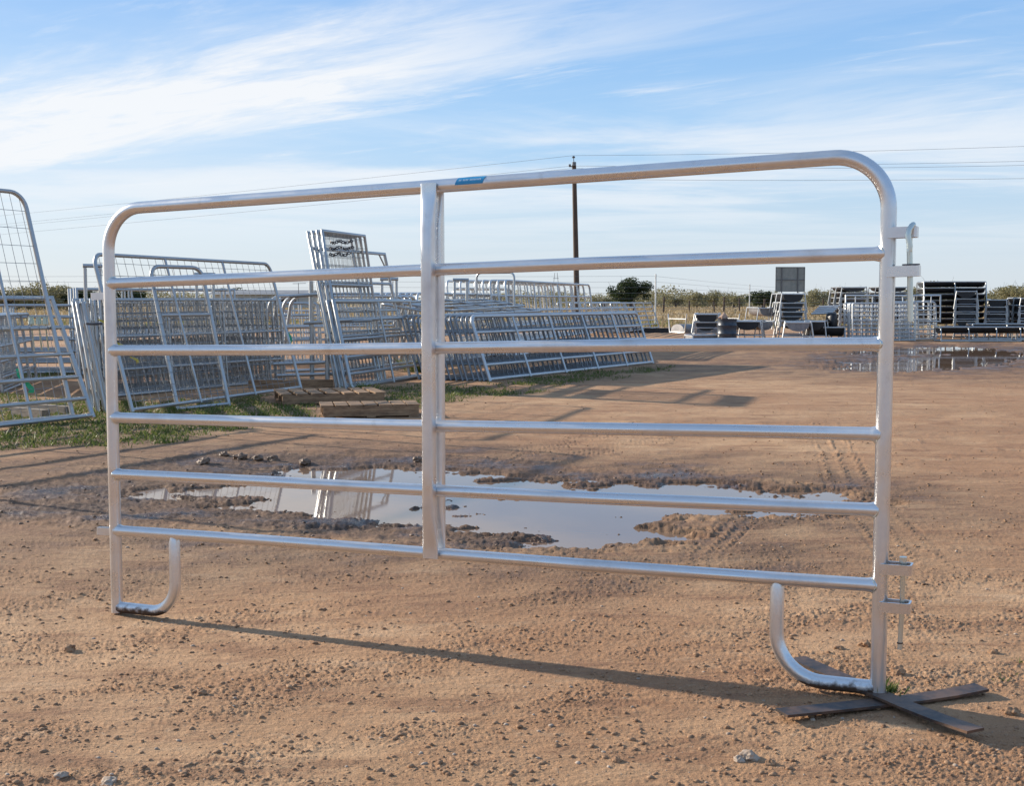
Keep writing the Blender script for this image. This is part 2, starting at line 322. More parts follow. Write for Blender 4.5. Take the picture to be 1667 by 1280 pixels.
# ------------------------------------------------------------ mesh helpers
class MB:
    def __init__(s): s.v = []; s.f = []
    def tube(s, pts, r, n=8, closed=False, caps=True, radii=None):
        pts = [Vector(p) for p in pts]; k = len(pts); base = len(s.v)
        T_ = []
        for i in range(k):
            if closed: a = (pts[i]-pts[i-1]).normalized(); b = (pts[(i+1) % k]-pts[i]).normalized()
            else:
                a = (pts[i]-pts[i-1]).normalized() if i else (pts[1]-pts[0]).normalized()
                b = (pts[i+1]-pts[i]).normalized() if i < k-1 else a
            t = (a+b).normalized(); T_.append((t, 1/max(.5, t.dot(a)), (b-a)))
        up = Vector((0, 1, 0)) if abs(T_[0][0].y) < .9 else Vector((1, 0, 0))
        N = (up - T_[0][0]*up.dot(T_[0][0])).normalized()
        for i in range(k):
            t, sc, bend = T_[i]
            N = (N - t*N.dot(t)).normalized(); B = t.cross(N)
            rr = radii[i] if radii else r
            bd = (bend - t*bend.dot(t))
            bd = bd.normalized() if bd.length > 1e-6 else None
            for j in range(n):
                a = 2*math.pi*j/n; o = (N*math.cos(a)+B*math.sin(a))*rr
                if bd is not None and sc > 1.001: o = o + bd*(o.dot(bd)*(sc-1))
                s.v.append(pts[i]+o)
        m = k if closed else k-1
        for i in range(m):
            i2 = (i+1) % k
            for j in range(n):
                j2 = (j+1) % n; s.f.append((base+i*n+j, base+i*n+j2, base+i2*n+j2, base+i2*n+j))
        if caps and not closed:
            s.f.append(tuple(base+j for j in range(n))[::-1]); s.f.append(tuple(base+(k-1)*n+j for j in range(n)))
        return s
    def box(s, c, size, M=None):
        c = Vector(c); b = len(s.v)
        for dx in (-.5, .5):
            for dy in (-.5, .5):
                for dz in (-.5, .5):
                    p = Vector((dx*size[0], dy*size[1], dz*size[2])); p = (M @ p) if M else p
                    s.v.append(c+p)
        for f in ((0, 1, 3, 2), (4, 6, 7, 5), (0, 4, 5, 1), (2, 3, 7, 6), (0, 2, 6, 4), (1, 5, 7, 3)): s.f.append(tuple(b+i for i in f))
        return s
    def loft(s, rings, closed=True, cap=True):
        b = len(s.v); n = len(rings[0])
        for r in rings: s.v += [Vector(p) for p in r]
        for i in range(len(rings)-1):
            for j in range(n if closed else n-1):
                j2 = (j+1) % n; s.f.append((b+i*n+j, b+i*n+j2, b+(i+1)*n+j2, b+(i+1)*n+j))
        if cap: s.f.append(tuple(b+j for j in range(n))[::-1]); s.f.append(tuple(b+(len(rings)-1)*n+j for j in range(n)))
        return s
    def mesh(s, name, mt, smooth=True):
        me = bpy.data.meshes.new(name); me.from_pydata([tuple(v) for v in s.v], [], s.f); me.materials.append(mt)
        if smooth:
            me.polygons.foreach_set('use_smooth', [len(p.vertices) == 4 for p in me.polygons]); me.set_sharp_from_angle(angle=R(50))
        me.update(); return me
    def build(s, name, mt, parent=None, smooth=True, loc=None): return link(name, s.mesh(name, mt, smooth), parent, loc)
def link(name, me, parent=None, loc=None):
    o = bpy.data.objects.new(name, me); col.objects.link(o)
    if parent is not None: o.parent = parent
    if loc is not None: o.location = loc
    return o
def tag(o, label=None, cat=None, group=None, kind=None):
    if label: o['label'] = label
    if cat: o['category'] = cat
    if group: o['group'] = group
    if kind: o['kind'] = kind
    return o
def empty(name, label, cat, group=None, loc=(0, 0, 0), rz=0):
    e = bpy.data.objects.new(name, None); col.objects.link(e); e.location = loc; e.rotation_euler = (0, 0, rz); e.empty_display_size = .2
    return tag(e, label, cat, group)
def npmesh(name, V, Fc, mt, rnd=None, smooth=False):
    me = bpy.data.meshes.new(name); V = np.asarray(V, dtype=np.float32); Fc = np.asarray(Fc, dtype=np.int32); k = Fc.shape[1]
    me.vertices.add(len(V)); me.vertices.foreach_set('co', V.ravel())
    me.loops.add(Fc.size); me.loops.foreach_set('vertex_index', Fc.ravel())
    me.polygons.add(len(Fc)); me.polygons.foreach_set('loop_start', np.arange(0, Fc.size, k, dtype=np.int32))
    try: me.polygons.foreach_set('loop_total', np.full(len(Fc), k, dtype=np.int32))
    except Exception: pass
    me.materials.append(mt)
    if smooth: me.polygons.foreach_set('use_smooth', np.ones(len(Fc), bool))
    me.update(calc_edges=True)
    if rnd is not None:
        a = me.attributes.new('rnd', 'FLOAT', 'POINT'); a.data.foreach_set('value', np.asarray(rnd, dtype=np.float32))
    return me
ORD = ['front', 'second', 'third', 'fourth', 'fifth', 'sixth', 'seventh', 'eighth', 'ninth', 'tenth', 'eleventh', 'twelfth', 'thirteenth', 'fourteenth', 'fifteenth', 'sixteenth']
def arc(cx, cz, r, a0, a1, n=7, y=0):
    return [(cx+r*math.cos(R(a0+(a1-a0)*i/n)), y, cz+r*math.sin(R(a0+(a1-a0)*i/n))) for i in range(n+1)]

# ------------------------------------------------------------ ground sheet
def make_ground():
    # row distances: even steps in 1/Y near the yard, then out to the horizon
    inv = np.linspace(1/1.75, 1/45.0, 780); Yn = 1/inv
    Y = np.concatenate([[-300, -60, -10, -1, .6, 1.2], Yn, 45*np.exp(np.linspace(.03, math.log(6000/45), 60))])
    tn = np.linspace(-.56, .56, 1180)
    tn = np.concatenate([[-60, -12, -4, -2, -1.2, -.8, -.65], tn, [.65, .8, 1.2, 2, 4, 12, 60]])
    TT, YY = np.meshgrid(tn, Y); Ye = np.maximum(YY, 1.75)
    XX = TT*Ye; nr, ncn = XX.shape
    x = XX.ravel().astype(np.float64); y = YY.ravel().astype(np.float64)
    px = np.maximum(Ye.ravel()*.00095, Ye.ravel()**2*(1/1.75-1/45)/780*.6)
    x += np.random.default_rng(1).normal(0, 1, x.shape)*Ye.ravel()*.00012
    h, wetm, gr, patch, tr, wat = ground(x, y, px)
    dist = np.hypot(x, y)
    h = h*(1-sstep(150, 400, dist))
    V = np.stack([x, y, h], 1)
    i = np.arange(nr-1)[:, None]*ncn + np.arange(ncn-1)[None, :]
    F_ = np.stack([i, i+1, i+1+ncn, i+ncn], -1).reshape(-1, 4)
    me = npmesh('ground', V, F_, SOIL, smooth=True)
    pas = sstep(52, 60, y + 3*fbm(x*.15, y*.15, 3, 3) - np.maximum(x-9, 0)*.55*0)
    nr_ = (np.abs(x) < 12) & (y > 4) & (y < 34); mud = np.full(x.shape, -9.0)
    mud[nr_] = np.maximum(polydist(x[nr_], y[nr_], MUD), polydist(x[nr_], y[nr_], MUD2)*.4)
    damp = sstep(-1.9, -.1, mud + .9*fbm(x*.9, y*1.3, 4, 301, .6))*(.40+.35*patch)
    wet2 = np.clip(np.maximum(wetm*(.8+.2*patch), damp) + tr*.08, 0, 1)
    for nm, a in (('wet', wet2), ('grass', gr), ('crumb', patch*(1-wetm)), ('pasture', pas)):
        at = me.attributes.new(nm, 'FLOAT', 'POINT'); at.data.foreach_set('value', a.astype(np.float32))
    o = link('ground', me); tag(o, kind='structure')
    return o
make_ground()
def water(name, poly, grow):
    P = np.array(poly); c = P.mean(0); mb = MB()
    pts = [(c[0]+(p[0]-c[0])*grow, c[1]+(p[1]-c[1])*grow, ZW) for p in P]
    mb.v = [Vector(p) for p in pts]; mb.f = [tuple(range(len(pts)))]
    # grid so that it is a proper surface, not one n-gon
    mb = MB(); x0, y0 = P.min(0)-.35; x1, y1 = P.max(0)+.35; n = 12
    for j in range(n+1):
        for i in range(n+1): mb.v.append(Vector((x0+(x1-x0)*i/n, y0+(y1-y0)*j/n, ZW)))
    for j in range(n):
        for i in range(n): a = j*(n+1)+i; mb.f.append((a, a+1, a+n+2, a+n+1))
    return tag(mb.build(name, WATER, None, False), kind='structure')
water('puddle_water', WAT, 1.1); water('far_puddle_water', WAT2+WAT3, 1.1)

# ------------------------------------------------------------ main gate panel
SH = .0235
def shear(mb):
    for v in mb.v: v.z += SH*v.x
    return mb
gate = empty('corral_panel', 'bright galvanised six rail corral panel standing alone in the foreground', 'livestock panel', None, (-1.62511, 5.01551, 0), math.atan2(-1.28933, 2.75633))
XL, XR, ZT, RR = -.016, 3.045, 1.619, .0238
rc = .165
fr = [(XL, 0, -.040)] + [(XL, 0, z) for z in (.3, .8, 1.2)] + arc(XL+rc, ZT-rc, rc, 180, 90, 14) + [(x, 0, ZT) for x in (.8, 1.5, 2.2)] + arc(XR-rc, ZT-rc, rc, 90, 0, 14) + [(XR, 0, z) for z in (1.2, .8, .3, -.040)]
shear(MB().tube(fr, RR, 28)).build('frame', GALV, gate)
for k, z in enumerate((.304, .536, .770, 1.048, 1.324)):
    n = 26; r = .0212; xs = [XL+.006, XL+.024, XL+.030, XL+.040, .7, 1.4, 2.1, 2.6, XR-.040, XR-.030, XR-.024, XR-.006]
    rad = [.0245, .0245, .0232, r, r, r, r, r, r, .0232, .0245, .0245]
    mb = MB().tube([(x, 0, z + (.003*math.sin(x*2.1+k))) for x in xs], r, n, radii=rad)
    shear(mb).build('rail', GALV, gate)
wj = random.Random(2)
def bead(cx, cz, rr, face):           # lumpy bead where a round rail saddles onto a round post
    pts = []; rad = []
    for q in range(30):
        a = 2*math.pi*q/30; y = rr*math.sin(a); z = cz+rr*math.cos(a)
        pts.append((cx+face*(math.sqrt(max(1e-6, RR*RR-min(y*y, RR*RR*.98)))+.0005), y, z)); rad.append(.0030*wj.uniform(.7, 1.45))
    return shear(MB().tube(pts, .003, 6, closed=True, radii=rad))
for z in (.304, .536, .770, 1.048, 1.324):
    bead(XL, z, .0222, 1).build('weld_bead', ZINC, gate); bead(XR, z, .0222, -1).build('weld_bead', ZINC, gate)
# two pressed tube braces either side of the rails
def brace(y0, x0, z0, z1, flat):
    rings = []
    zs = [z0, z0+.004, z0+.03, z0+.055, z0+.16] + [z0+.16+(z1-z0-.32)*i/8 for i in range(1, 8)] + [z1-.16, z1-.055, z1-.03, z1-.004, z1]
    for i, z in enumerate(zs):
        e = min(z-z0, z1-z); k = min(1, max(0, (e-.03)/.13)); k = k*k*(3-2*k)
        w = .031*(1-k)+.0225*k; d = .0055*(1-k)+.022*k
        cy = y0 + (1 if flat < 0 else -1)*(-.0)*(1-k)
        yy = cy - flat*(0.022-d)*.45
        ring = []
        for j in range(28):
            a = 2*math.pi*j/28; ca, sa = math.cos(a), math.sin(a)
            ex = .62 if True else 1
            ring.append((x0 + w*math.copysign(abs(ca)**ex, ca), yy + d*math.copysign(abs(sa)**ex, sa), z))
        rings.append(ring)
    return MB().loft(rings)
shear(brace(-.040, 1.486, .292, 1.628, -1)).build('brace', GALV, gate)
shear(brace(.040, 1.481, .298, 1.640, 1)).build('brace', GALV, gate)
# feet: bent tube from bottom rail round to the post
zb = -.018
fL = [(.292, 0, .306), (.292, 0, .284), (.292, 0, .272), (.292, 0, .18)] + arc(.292-.125, zb+.125, .125, 0, -90, 12) + [(.06, 0, zb), (XL+.012, 0, zb)]
fR = [(2.728, 0, .306), (2.728, 0, .284), (2.728, 0, .272), (2.728, 0, .18)] + arc(2.728+.15, zb+.15, .15, 180, 270, 12) + [(2.97, 0, zb), (XR-.012, 0, zb)]
shear(MB().tube(fL, .0225, 26, radii=[.017, .0195]+[.0225]*(len(fL)-2))).build('foot', MUDDY, gate)
shear(MB().tube(fR, .0225, 26, radii=[.017, .0195]+[.0225]*(len(fR)-2))).build('foot', MUDDY, gate)
def lug(x0, x1, z, h=.032, th=.028, hole=True):
    # folded strap: flat U of plate welded to the post
    mb = MB(); w = .006; n = 8; d = -1 if x1 < x0 else 1
    outer = [(x0, -th)] + [(x1-d*th*.25, -th), (x1, -th*.8), (x1, th*.8), (x1-d*th*.25, th)] + [(x0, th)]
    inner = [(x0, th-w), (x1-d*(w+th*.2), th-w), (x1-d*w, th*.7), (x1-d*w, -th*.7), (x1-d*(w+th*.2), -th+w), (x0, -th+w)]
    poly = outer+inner
    b = len(mb.v); N = 6
    for zz_ in (z-h/2, z+h/2):
        for p in outer: mb.v.append(Vector((p[0], p[1], zz_)))
        for p in inner[::-1]: mb.v.append(Vector((p[0], p[1], zz_)))
    for i in range(N-1):
        mb.f.append((b+i, b+i+1, b+i+13, b+i+12)); mb.f.append((b+6+i+1, b+6+i, b+18+i, b+19+i))
        mb.f.append((b+12+i, b+12+i+1, b+18+i+1, b+18+i)); mb.f.append((b+i+1, b+i, b+6+i, b+6+i+1))
    mb.f.append((b, b+12, b+18, b+6)); mb.f.append((b+5, b+11, b+23, b+17))
    return shear(mb)
for x0, x1, z in ((XR+.002, XR+.085, 1.382), (XR+.002, XR+.094, 1.266), (XR+.002, XR+.094, .361), (XR+.002, XR+.092, .243)):
    lug(x0, x1, z).build('lug', GALV, gate, False)
for z in (1.271, .298):
    lug(XL-.002, XL-.090, z, .030, .014).build('lug', GALV, gate, False)
# drop pins
xp = XR+.062
p1 = [(xp+.008, 0, 1.115), (xp+.004, 0, 1.25), (xp, 0, 1.35), (xp, 0, 1.376)] + [(xp-.0+.012*math.sin(a)+.0, -.026+.026*math.cos(a), 1.376+.026*math.sin(a)) for a in (.5, 1.0, 1.57, 2.1, 2.7)] + [(xp+.002, -.052, 1.370), (xp+.008, -.052, 1.338), (xp+.006, -.052, 1.322)]
pin = shear(MB().tube(p1, .0085, 14)).build('drop_pin', ZINC, gate)
shear(MB().tube([(xp+.006, 0, 1.2835), (xp+.006, 0, 1.2875)], .026, 24)).build('washer', PORC, pin)
p2 = shear(MB().tube([(xp+.004, 0, .392), (xp+.004, 0, .25), (xp+.001, 0, .135), (xp, 0, .110)], .0075, 14)).build('drop_pin', ZINC, gate)
shear(MB().tube([(xp+.004, 0, .378), (xp+.004, 0, .398)], .0125, 6)).build('pin_head', ZINC, p2)
shear(MB().tube([(xp+.0006, 0, .1285), (xp+.0005, 0, .1325)], .0092, 14)).build('roll_pin', RUST, p2)
# sticker wrapped on the top rail
mb = MB(); rows = []
x0s = 1.585
for j in range(7):
    a = R(58-72*j/6+5)  # angle down the viewer side
    ring = []
    for i in range(9):
        x = x0s+.108*i/8 + .010*(1-j/6)
        ring.append((x, -(RR+.0012)*math.cos(a), ZT+(RR+.0012)*math.sin(a)))
    rows.append(ring)
mb.loft(rows, closed=False, cap=False); st = shear(mb).build('sticker', STICK, gate)
mb = MB(); rl = random.Random(3); x = x0s+.016
for wlen in (2, 4, 8):
    for _ in range(wlen):
        hgt = rl.choice((12, 14, 13)); a0 = R(27+hgt/2); a1 = R(27-hgt/2)
        for (dx0, dx1, b0, b1) in ((0, .0014, a0, a1), (.0014, .0042, a0, (a0*.65+a1*.35)), (.0014, .0040, (a0*.35+a1*.65), a1)):
            b = len(mb.v)
            for (xx, aa) in ((x+dx0, b0), (x+dx1, b0), (x+dx1, b1), (x+dx0, b1)):
                mb.v.append(Vector((xx, -(RR+.0022)*math.cos(aa), ZT+(RR+.0022)*math.sin(aa))))
            mb.f.append((b+3, b+2, b+1, b))
        x += .0056
    x += .0045
shear(mb).build('lettering', WHITE, st, False)

# cross shaped stand of flat bar under the right foot
cs = empty('cross_stand', 'dark rusty flat bar cross lying under the right foot of the foreground panel', 'base', None, (1.13, 3.745, .032))
def flat(a, b, z0, w=.066, th=.008, tilt=0):
    a = Vector(a); b = Vector(b); d = (b-a); L = d.length; d.normalize(); s_ = Vector((-d.y, d.x, 0)).normalized()
    mb = MB(); rings = []
    for i in range(7):
        t = i/6; p = a.lerp(b, t); p = Vector((p.x, p.y, z0+.004*math.sin(t*5)+ (abs(t-.5)**2)*tilt)) - cs.location
        rings.append([p-s_*w/2, p+s_*w/2, p+s_*w/2+Vector((0, 0, th)), p-s_*w/2+Vector((0, 0, th))])
    return mb.loft(rings)
e1, e2 = G(1272, 1166, .03), G(1598, 1122, .03); flat(e1, e2, .022, tilt=.05).build('flat_bar', RUST, cs, False)
e1, e2 = G(1298, 1082, .03), G(1588, 1200, .03); flat(e1, e2, .034, tilt=.05).build('flat_bar', RUST, cs, False)

# ------------------------------------------------------------ generic livestock panels
CACHE = {}
def rail_mesh(L, r, n, mt):
    k = ('rail', round(L, 3), r, n, mt.name)
    if k not in CACHE: CACHE[k] = MB().tube([(0, 0, 0), (L/2, 0, 0), (L, 0, 0)], r, n).mesh('rail', mt)
    return CACHE[k]
def up_mesh(H, r, n, mt):
    k = ('up', round(H, 3), r, n, mt.name)
    if k not in CACHE: CACHE[k] = MB().tube([(0, 0, 0), (0, 0, H)], r, n).mesh('upright', mt)
    return CACHE[k]
def frame_mesh(L, H, r, rc, n, mt, legs=0.0, bc=0.0):
    k = ('frame', round(L, 3), round(H, 3), r, rc, n, mt.name, legs, bc)
    if k not in CACHE:
        mb = MB()
        top = (arc(rc, H-rc, rc, 180, 90, 6) if rc else [(0, 0, H)]) + (arc(L-rc, H-rc, rc, 90, 0, 6) if rc else [(L, 0, H)])
        if bc: mb.tube(arc(L-bc, bc, bc, 0, -90, 5) + arc(bc, bc, bc, 270, 180, 5) + top, r, n, closed=True)
        else:
            mb.tube([(0, 0, -legs)] + top + [(L, 0, -legs)], r, n)
            mb.tube([(0, 0, r*1.02), (L, 0, r*1.02)], r*.98, n)
        CACHE[k] = mb.mesh('frame', mt)
    return CACHE[k]
def wire_mesh(L, H, z0, sx, sz, r):
    k = ('wire', round(L, 3), round(H, 3), round(z0, 3), sx, sz, r)
    if k not in CACHE:
        mb = MB(); x = sx*.7
        while x < L-.03: mb.tube([(x, 0, z0), (x+.01*math.sin(x*9), .004, (z0+H)/2), (x, 0, H)], r, 3, caps=False); x += sx
        z = z0+sz*.8
        while z < H-.02: mb.tube([(0, .006, z), (L/2, .006, z+.006*math.sin(z*7)), (L, .006, z)], r, 3, caps=False); z += sz
        CACHE[k] = mb.mesh('wire_mesh', WIRE, False)
    return CACHE[k]
def panel(name, label, cat, group, P, Q, H, lean=0.0, rails=(.25, .5, .75), ups=(), r=.021, rc=.1, n=8, mt=None, mesh=None, legs=0.0, bc=0.0, mesh_z=0.0, diag=False):
    mt = mt or GALV_OLD
    P = Vector(P); Q = Vector(Q); L = (Q-P).length; t = (Q-P).normalized()
    nn = Vector((-t.y, t.x, 0)).normalized()
    v = (nn*lean + Vector((0, 0, math.sqrt(max(H*H-lean*lean, .01))))).normalized(); v = (v - t*v.dot(t)).normalized()
    yv = v.cross(t)
    M = Matrix(((t.x, yv.x, v.x, P.x), (t.y, yv.y, v.y, P.y), (t.z, yv.z, v.z, P.z), (0, 0, 0, 1)))
    e = empty(name, label, cat, group); e.matrix_world = M; e.rotation_mode = 'XYZ'
    link('frame', frame_mesh(L, H, r, rc, n, mt, legs, bc), e)
    for f in rails: link('rail', rail_mesh(L, r*.86, n, mt), e, (0, 0, H*f))
    for f in ups: link('upright', up_mesh(H-r, r*.68, n, mt), e, (L*f, -r*.9, 0))
    if mesh: link('wire_mesh', wire_mesh(L, H, mesh_z, mesh[0], mesh[1], mesh[2] if len(mesh) > 2 else .0032), e, (0, r*.4, 0))
    if diag:
        k = ('diag', round(L, 3), round(H, 3))
        if k not in CACHE: CACHE[k] = (MB().tube([(0.01, 0, H-.32), (.2, 0, H-.02)], .014, 6).mesh('corner_brace', mt), MB().tube([(L-.01, 0, H-.32), (L-.2, 0, H-.02)], .014, 6).mesh('corner_brace', mt))
        link('corner_brace', CACHE[k][0], e); link('corner_brace', CACHE[k][1], e)
    return e
def stack(num, step, name, what, cat, group, P, Q, H, lean, jit=.012, rest=None, **kw):
    P = Vector(P); Q = Vector(Q); step = Vector(step); rj = random.Random(int(abs(P.x*97+P.y*31)*10)); out = []
    for i in range(num):
        j = Vector((rj.uniform(-1, 1), rj.uniform(-1, 1), 0))*jit*(1 if i else 0); j2 = Vector((rj.uniform(-1, 1), rj.uniform(-1, 1), 0))*jit*(1 if i else 0)
        out.append(panel(name, f'{ORD[i]} {what}', cat, group, P+step*i+j, Q+step*i+j2, H, lean+rj.uniform(-1, 1)*jit, **(dict(kw, **rest) if (rest and i) else kw)))
    return out

# S1: long pipe gates leaning in the middle
P, Q = G(798, 621), G(1063, 592)
stack(14, (-.088, .034, 0), 'pipe_gate', 'long pipe gate in the leaning stack right of the centre brace', 'gate', 'long pipe gates leaning in the middle stack', P, Q, 1.07, .36, rails=(.25, .5, .75), ups=(.2, .4, .6, .8), r=.030, rc=.12, mt=GALV_PALE, rest=dict(r=.018, mt=GALV_DARK))
# two gates lying over the top of that stack
panel('pipe_gate', 'pipe gate lying flat across the top of the middle gate stack, ending farther right', 'gate', 'gates laid over the middle stack', AT(724, 513, 20.0), AT(880, 507, 27.5), 1.1, 1.085, rails=(.3, .6), ups=(.33, .66), r=.022, rc=.1)
panel('pipe_gate', 'pipe gate lying askew over the top of the middle stack with a raised far end', 'gate', 'gates laid over the middle stack', AT(735, 506, 20.6), AT(855, 498, 27.0), 1.0, .99, rails=(.4, .7), ups=(.5,), r=.022, rc=.1)
# J: rounded panels behind the centre brace
stack(8, (-.13, .07, 0), 'corral_panel', 'round cornered panel in the row just behind the centre brace', 'livestock panel', 'round cornered panels behind the centre brace', (-1.72, 23.6, 0), (-.15, 28.8, 0), 1.40, .12, rails=(.2, .4, .6, .8), ups=(.5,), r=.024, rc=.16, mt=GALV_PALE)
# K: panels right of the pole base
stack(9, (-.17, .10, 0), 'corral_panel', 'tall round cornered panel in the row below the utility pole', 'livestock panel', 'panels standing below the utility pole', (.02, 27.6, 0), (2.42, 35.5, 0), 1.72, .20, rails=(.2, .4, .6, .8), ups=(.28, .55, .8), r=.027, rc=.16, mt=GALV_PALE)
stack(6, (-.02, .30, 0), 'corral_panel', 'dark backed panel in the row left of the pole base', 'livestock panel', 'panels left of the pole base', (-1.35, 30.5, 0), (.1, 31.8, 0), 1.56, .15, rails=(.2, .4, .6, .8), ups=(.33, .66), r=.024, rc=.12)
# L: far panels near the oak
stack(5, (-.35, .25, 0), 'corral_panel', 'far panel in the leaning row below the oak tree', 'livestock panel', 'far panels below the oak', (3.8, 43.5, .12), (6.22, 52.0, .12), 1.10, .33, rails=(.17, .33, .5, .67, .83), ups=(.25, .5, .75), r=.024, rc=.12)
stack(3, (-.5, .5, 0), 'corral_panel', 'far panel in the row left of and beyond the oak row', 'livestock panel', 'far panels left of the oak row', (3.0, 48, .05), (5.1, 56, .05), 1.15, .2, rails=(.25, .5, .75), ups=(.33, .66), r=.026, rc=.12)
tb = MB().box((0, 0, .09), (3.2, .3, .18)).build('timber_beam', BLACKP, None, False, (5.6, 48.6, 0)); tb.rotation_euler = (0, 0, R(8)); tag(tb, 'dark beam lying on the ground under the far panels by the oak', 'beam')

# E: mesh panels
P, Q = G(216, 671, .07), G(490, 633, .07)
panel('mesh_gate', 'long round cornered wire mesh gate leaning at the front of the left cluster', 'gate', None, P+Vector((0, 0, 0)), Q, 1.74, .46, rails=(), ups=(.345, .675), r=.022, rc=.13, mesh=(.145, .14))
panel('mesh_gate', 'narrow round topped wire mesh gate leaning behind the long mesh gate', 'gate', None, G(300, 671)+Vector((-.1, .12, 0)), G(386, 664)+Vector((-.15, .25, 0)), 1.70, .42, rails=(.66,), ups=(), r=.024, rc=.14, mesh=(.10, .09), legs=.0)
stack(10, (-.10, .15, 0), 'wire_gate', 'low flat topped mesh gate behind the leaning mesh gates', 'livestock panel', 'low mesh panels in the left cluster', (-5.15, 15.9, 0), (-3.52, 19.0, 0), 1.27, .10, jit=.04, rails=(.28, .62), ups=(.3, .62, .9), r=.020, rc=.0, mesh=(.11, .10, .0042), mt=GALV_OLD)
stack(4, (-.15, .3, 0), 'corral_panel', 'taller panel standing across the back of the left cluster', 'livestock panel', 'taller panels behind the left cluster', (-7.25, 20.6, 0), (-4.95, 22.1, 0), 1.45, .1, rails=(.16, .33, .5, .67, .84), ups=(.33, .66), r=.023, rc=.0)
stack(5, (-.02, .42, 0), 'corral_panel', 'panel in the upright row seen through the middle of the mesh gates', 'livestock panel', 'panels behind the mesh gates', (-5.6, 23.2, 0), (-3.9, 24.2, 0), 1.22, .2, jit=.04, rails=(.2, .4, .6, .8), ups=(.2, .4, .6, .8), r=.022, rc=.1)
# C frame and D edge-on panels
def bow(name, label, x0, y0, x1, y1, top, r=.024, square=True, n=8, group=None):
    P = Vector((x0, y0, 0)); Q = Vector((x1, y1, 0)); L = (Q-P).length
    e = empty(name, label, 'frame', group); t = (Q-P).normalized(); e.location = P; e.rotation_euler = (0, 0, math.atan2(t.y, t.x))
    rc_ = 0.0 if square else .12
    if square:
        link('post', up_mesh(top-r, r, n, GALV_OLD), e); link('post', up_mesh(top-r, r, n, GALV_OLD), e, (L, 0, 0))
        MB().tube([(-r*1.3, 0, top), (L+r*1.3, 0, top)], r*1.1, n).build('cross_bar', GALV_OLD, e)
    else:
        MB().tube([(0, 0, 0)]+arc(rc_, top-rc_, rc_, 180, 90, 6)+arc(L-rc_, top-rc_, rc_, 90, 0, 6)+[(L, 0, 0)], r, n).build('bow', GALV_OLD, e)
        link('cross_bar', rail_mesh(L, r*.8, n, GALV_OLD), e, (0, 0, top*.6))
    return e
bow('bow_frame', 'square topped pipe frame rising left of the foreground panel post', AT(140, 500, 16.5).x, 16.5, AT(164, 500, 16.6).x, 16.6, 1.72)
bow('bow_frame', 'small square pipe frame rising just right of the centre brace', AT(740, 500, 25).x, 25, AT(760, 500, 25).x, 25.05, 1.68, r=.028)
bow('bow_frame', 'square pipe frame rising behind the tall leaning stack of mesh gates', AT(622, 500, 22).x, 22, AT(645, 500, 22).x, 22.05, 1.64, r=.026)
bow('bow_frame', 'round topped pipe bow left of the utility pole', AT(776, 480, 27).x, 27, AT(837, 480, 26.4).x, 26.4, 1.86, square=False)
bow('bow_frame', 'short square frame standing in the row left of the pole base', AT(804, 480, 28.5).x, 28.5, AT(828, 480, 28.5).x, 28.6, 1.72, r=.024)
bow('bow_frame', 'square frame in the middle of the left mesh cluster', AT(320, 480, 19).x, 19, AT(345, 480, 19).x, 19.1, 1.66, r=.024)
for i, (px, pyb, lean) in enumerate(((150, 668, .17), (160, 672, .19), (172, 672, .21))):
    a = G(px, pyb); d = Vector((a.x-.05*i, a.y, 0)).normalized(); b = a + d*3.4
    panel('corral_panel', f'{("left", "middle", "right")[i]} one of three panels seen end on beside the left post', 'livestock panel', 'panels seen end on', a, b, 1.24, lean, rails=(.2, .4, .6, .8), ups=(.5,), r=.024, rc=.0)
bl = MB().tube([(0, 0, 0), (.08, -.02, -.005), (.17, 0, 0)], .014, 7).build('chain', PEELC, None, True, AT(141, 527, 13.4)); tag(bl, 'short dark chain tying the end on panels together', 'chain')

# A: panels on the left edge
P = G(152, 680, .03); Q = G(0, 697, .03); d = (Q-P).normalized()
# built from the far left end so that the lean goes the right way
panel('pipe_gate', 'six rail pipe gate cut off by the left edge, lower one leaning in front', 'gate', None, P+d*3.6, P, 1.37, .56, rails=(.16, .34, .53, .75), ups=(), r=.026, rc=.0)
off = Vector((-.10, .08, 0))
panel('mesh_gate', 'tall round cornered wire mesh gate rising at the left edge', 'gate', None, P+d*4.0+off, P+d*.18+off, 2.44, .64, rails=(), ups=(.855, .5), r=.024, rc=.17, mesh=(.115, .19), mt=GALV_OLD)
for i, px in enumerate((51, 63, 74)):
    z0 = AT(px+5, 570, 13.5); z1 = AT(px, 528, 13.3)
    e = empty('latch_rod', f'{("left", "middle", "right")[i]} of three pale green topped rods hung on the left edge gate', 'rod', 'pale green topped rods', z0)
    MB().tube([(0, 0, 0), z1-z0], .009, 8).build('rod', PALEG, e)
    MB().tube([z1-z0, z1-z0+Vector((0, 0, .045)), z1-z0+Vector((0, 0, .055)), z1-z0+Vector((0, 0, .09))], .03, 12, radii=[.032, .03, .024, .03]).build('knob', PALEG, e)
def ribbon(name, label, pts, w, mt, cat='ribbon', group=None):
    mb = MB(); pts = [Vector(p) for p in pts]; o0 = pts[0].copy(); rings = []
    for i, p in enumerate(pts):
        s_ = Vector((math.cos(i*.7), .3*math.sin(i), .2*math.sin(i*1.3))).normalized()*w
        rings.append([p-o0-s_, p-o0-s_+Vector((0, .004, 0)), p-o0+s_+Vector((0, .004, 0)), p-o0+s_])
    mb.loft(rings); o = mb.build(name, mt, None, False, o0); return tag(o, label, cat, group)
Y = 12.9
ribbon('ribbon', 'green ribbon tied on the mesh gate at the left edge', [AT(30, 600, Y), AT(32, 610, Y), AT(36, 618, Y), AT(44, 625, Y), AT(52, 634, Y), AT(50, 640, Y)], .028, GREENR)
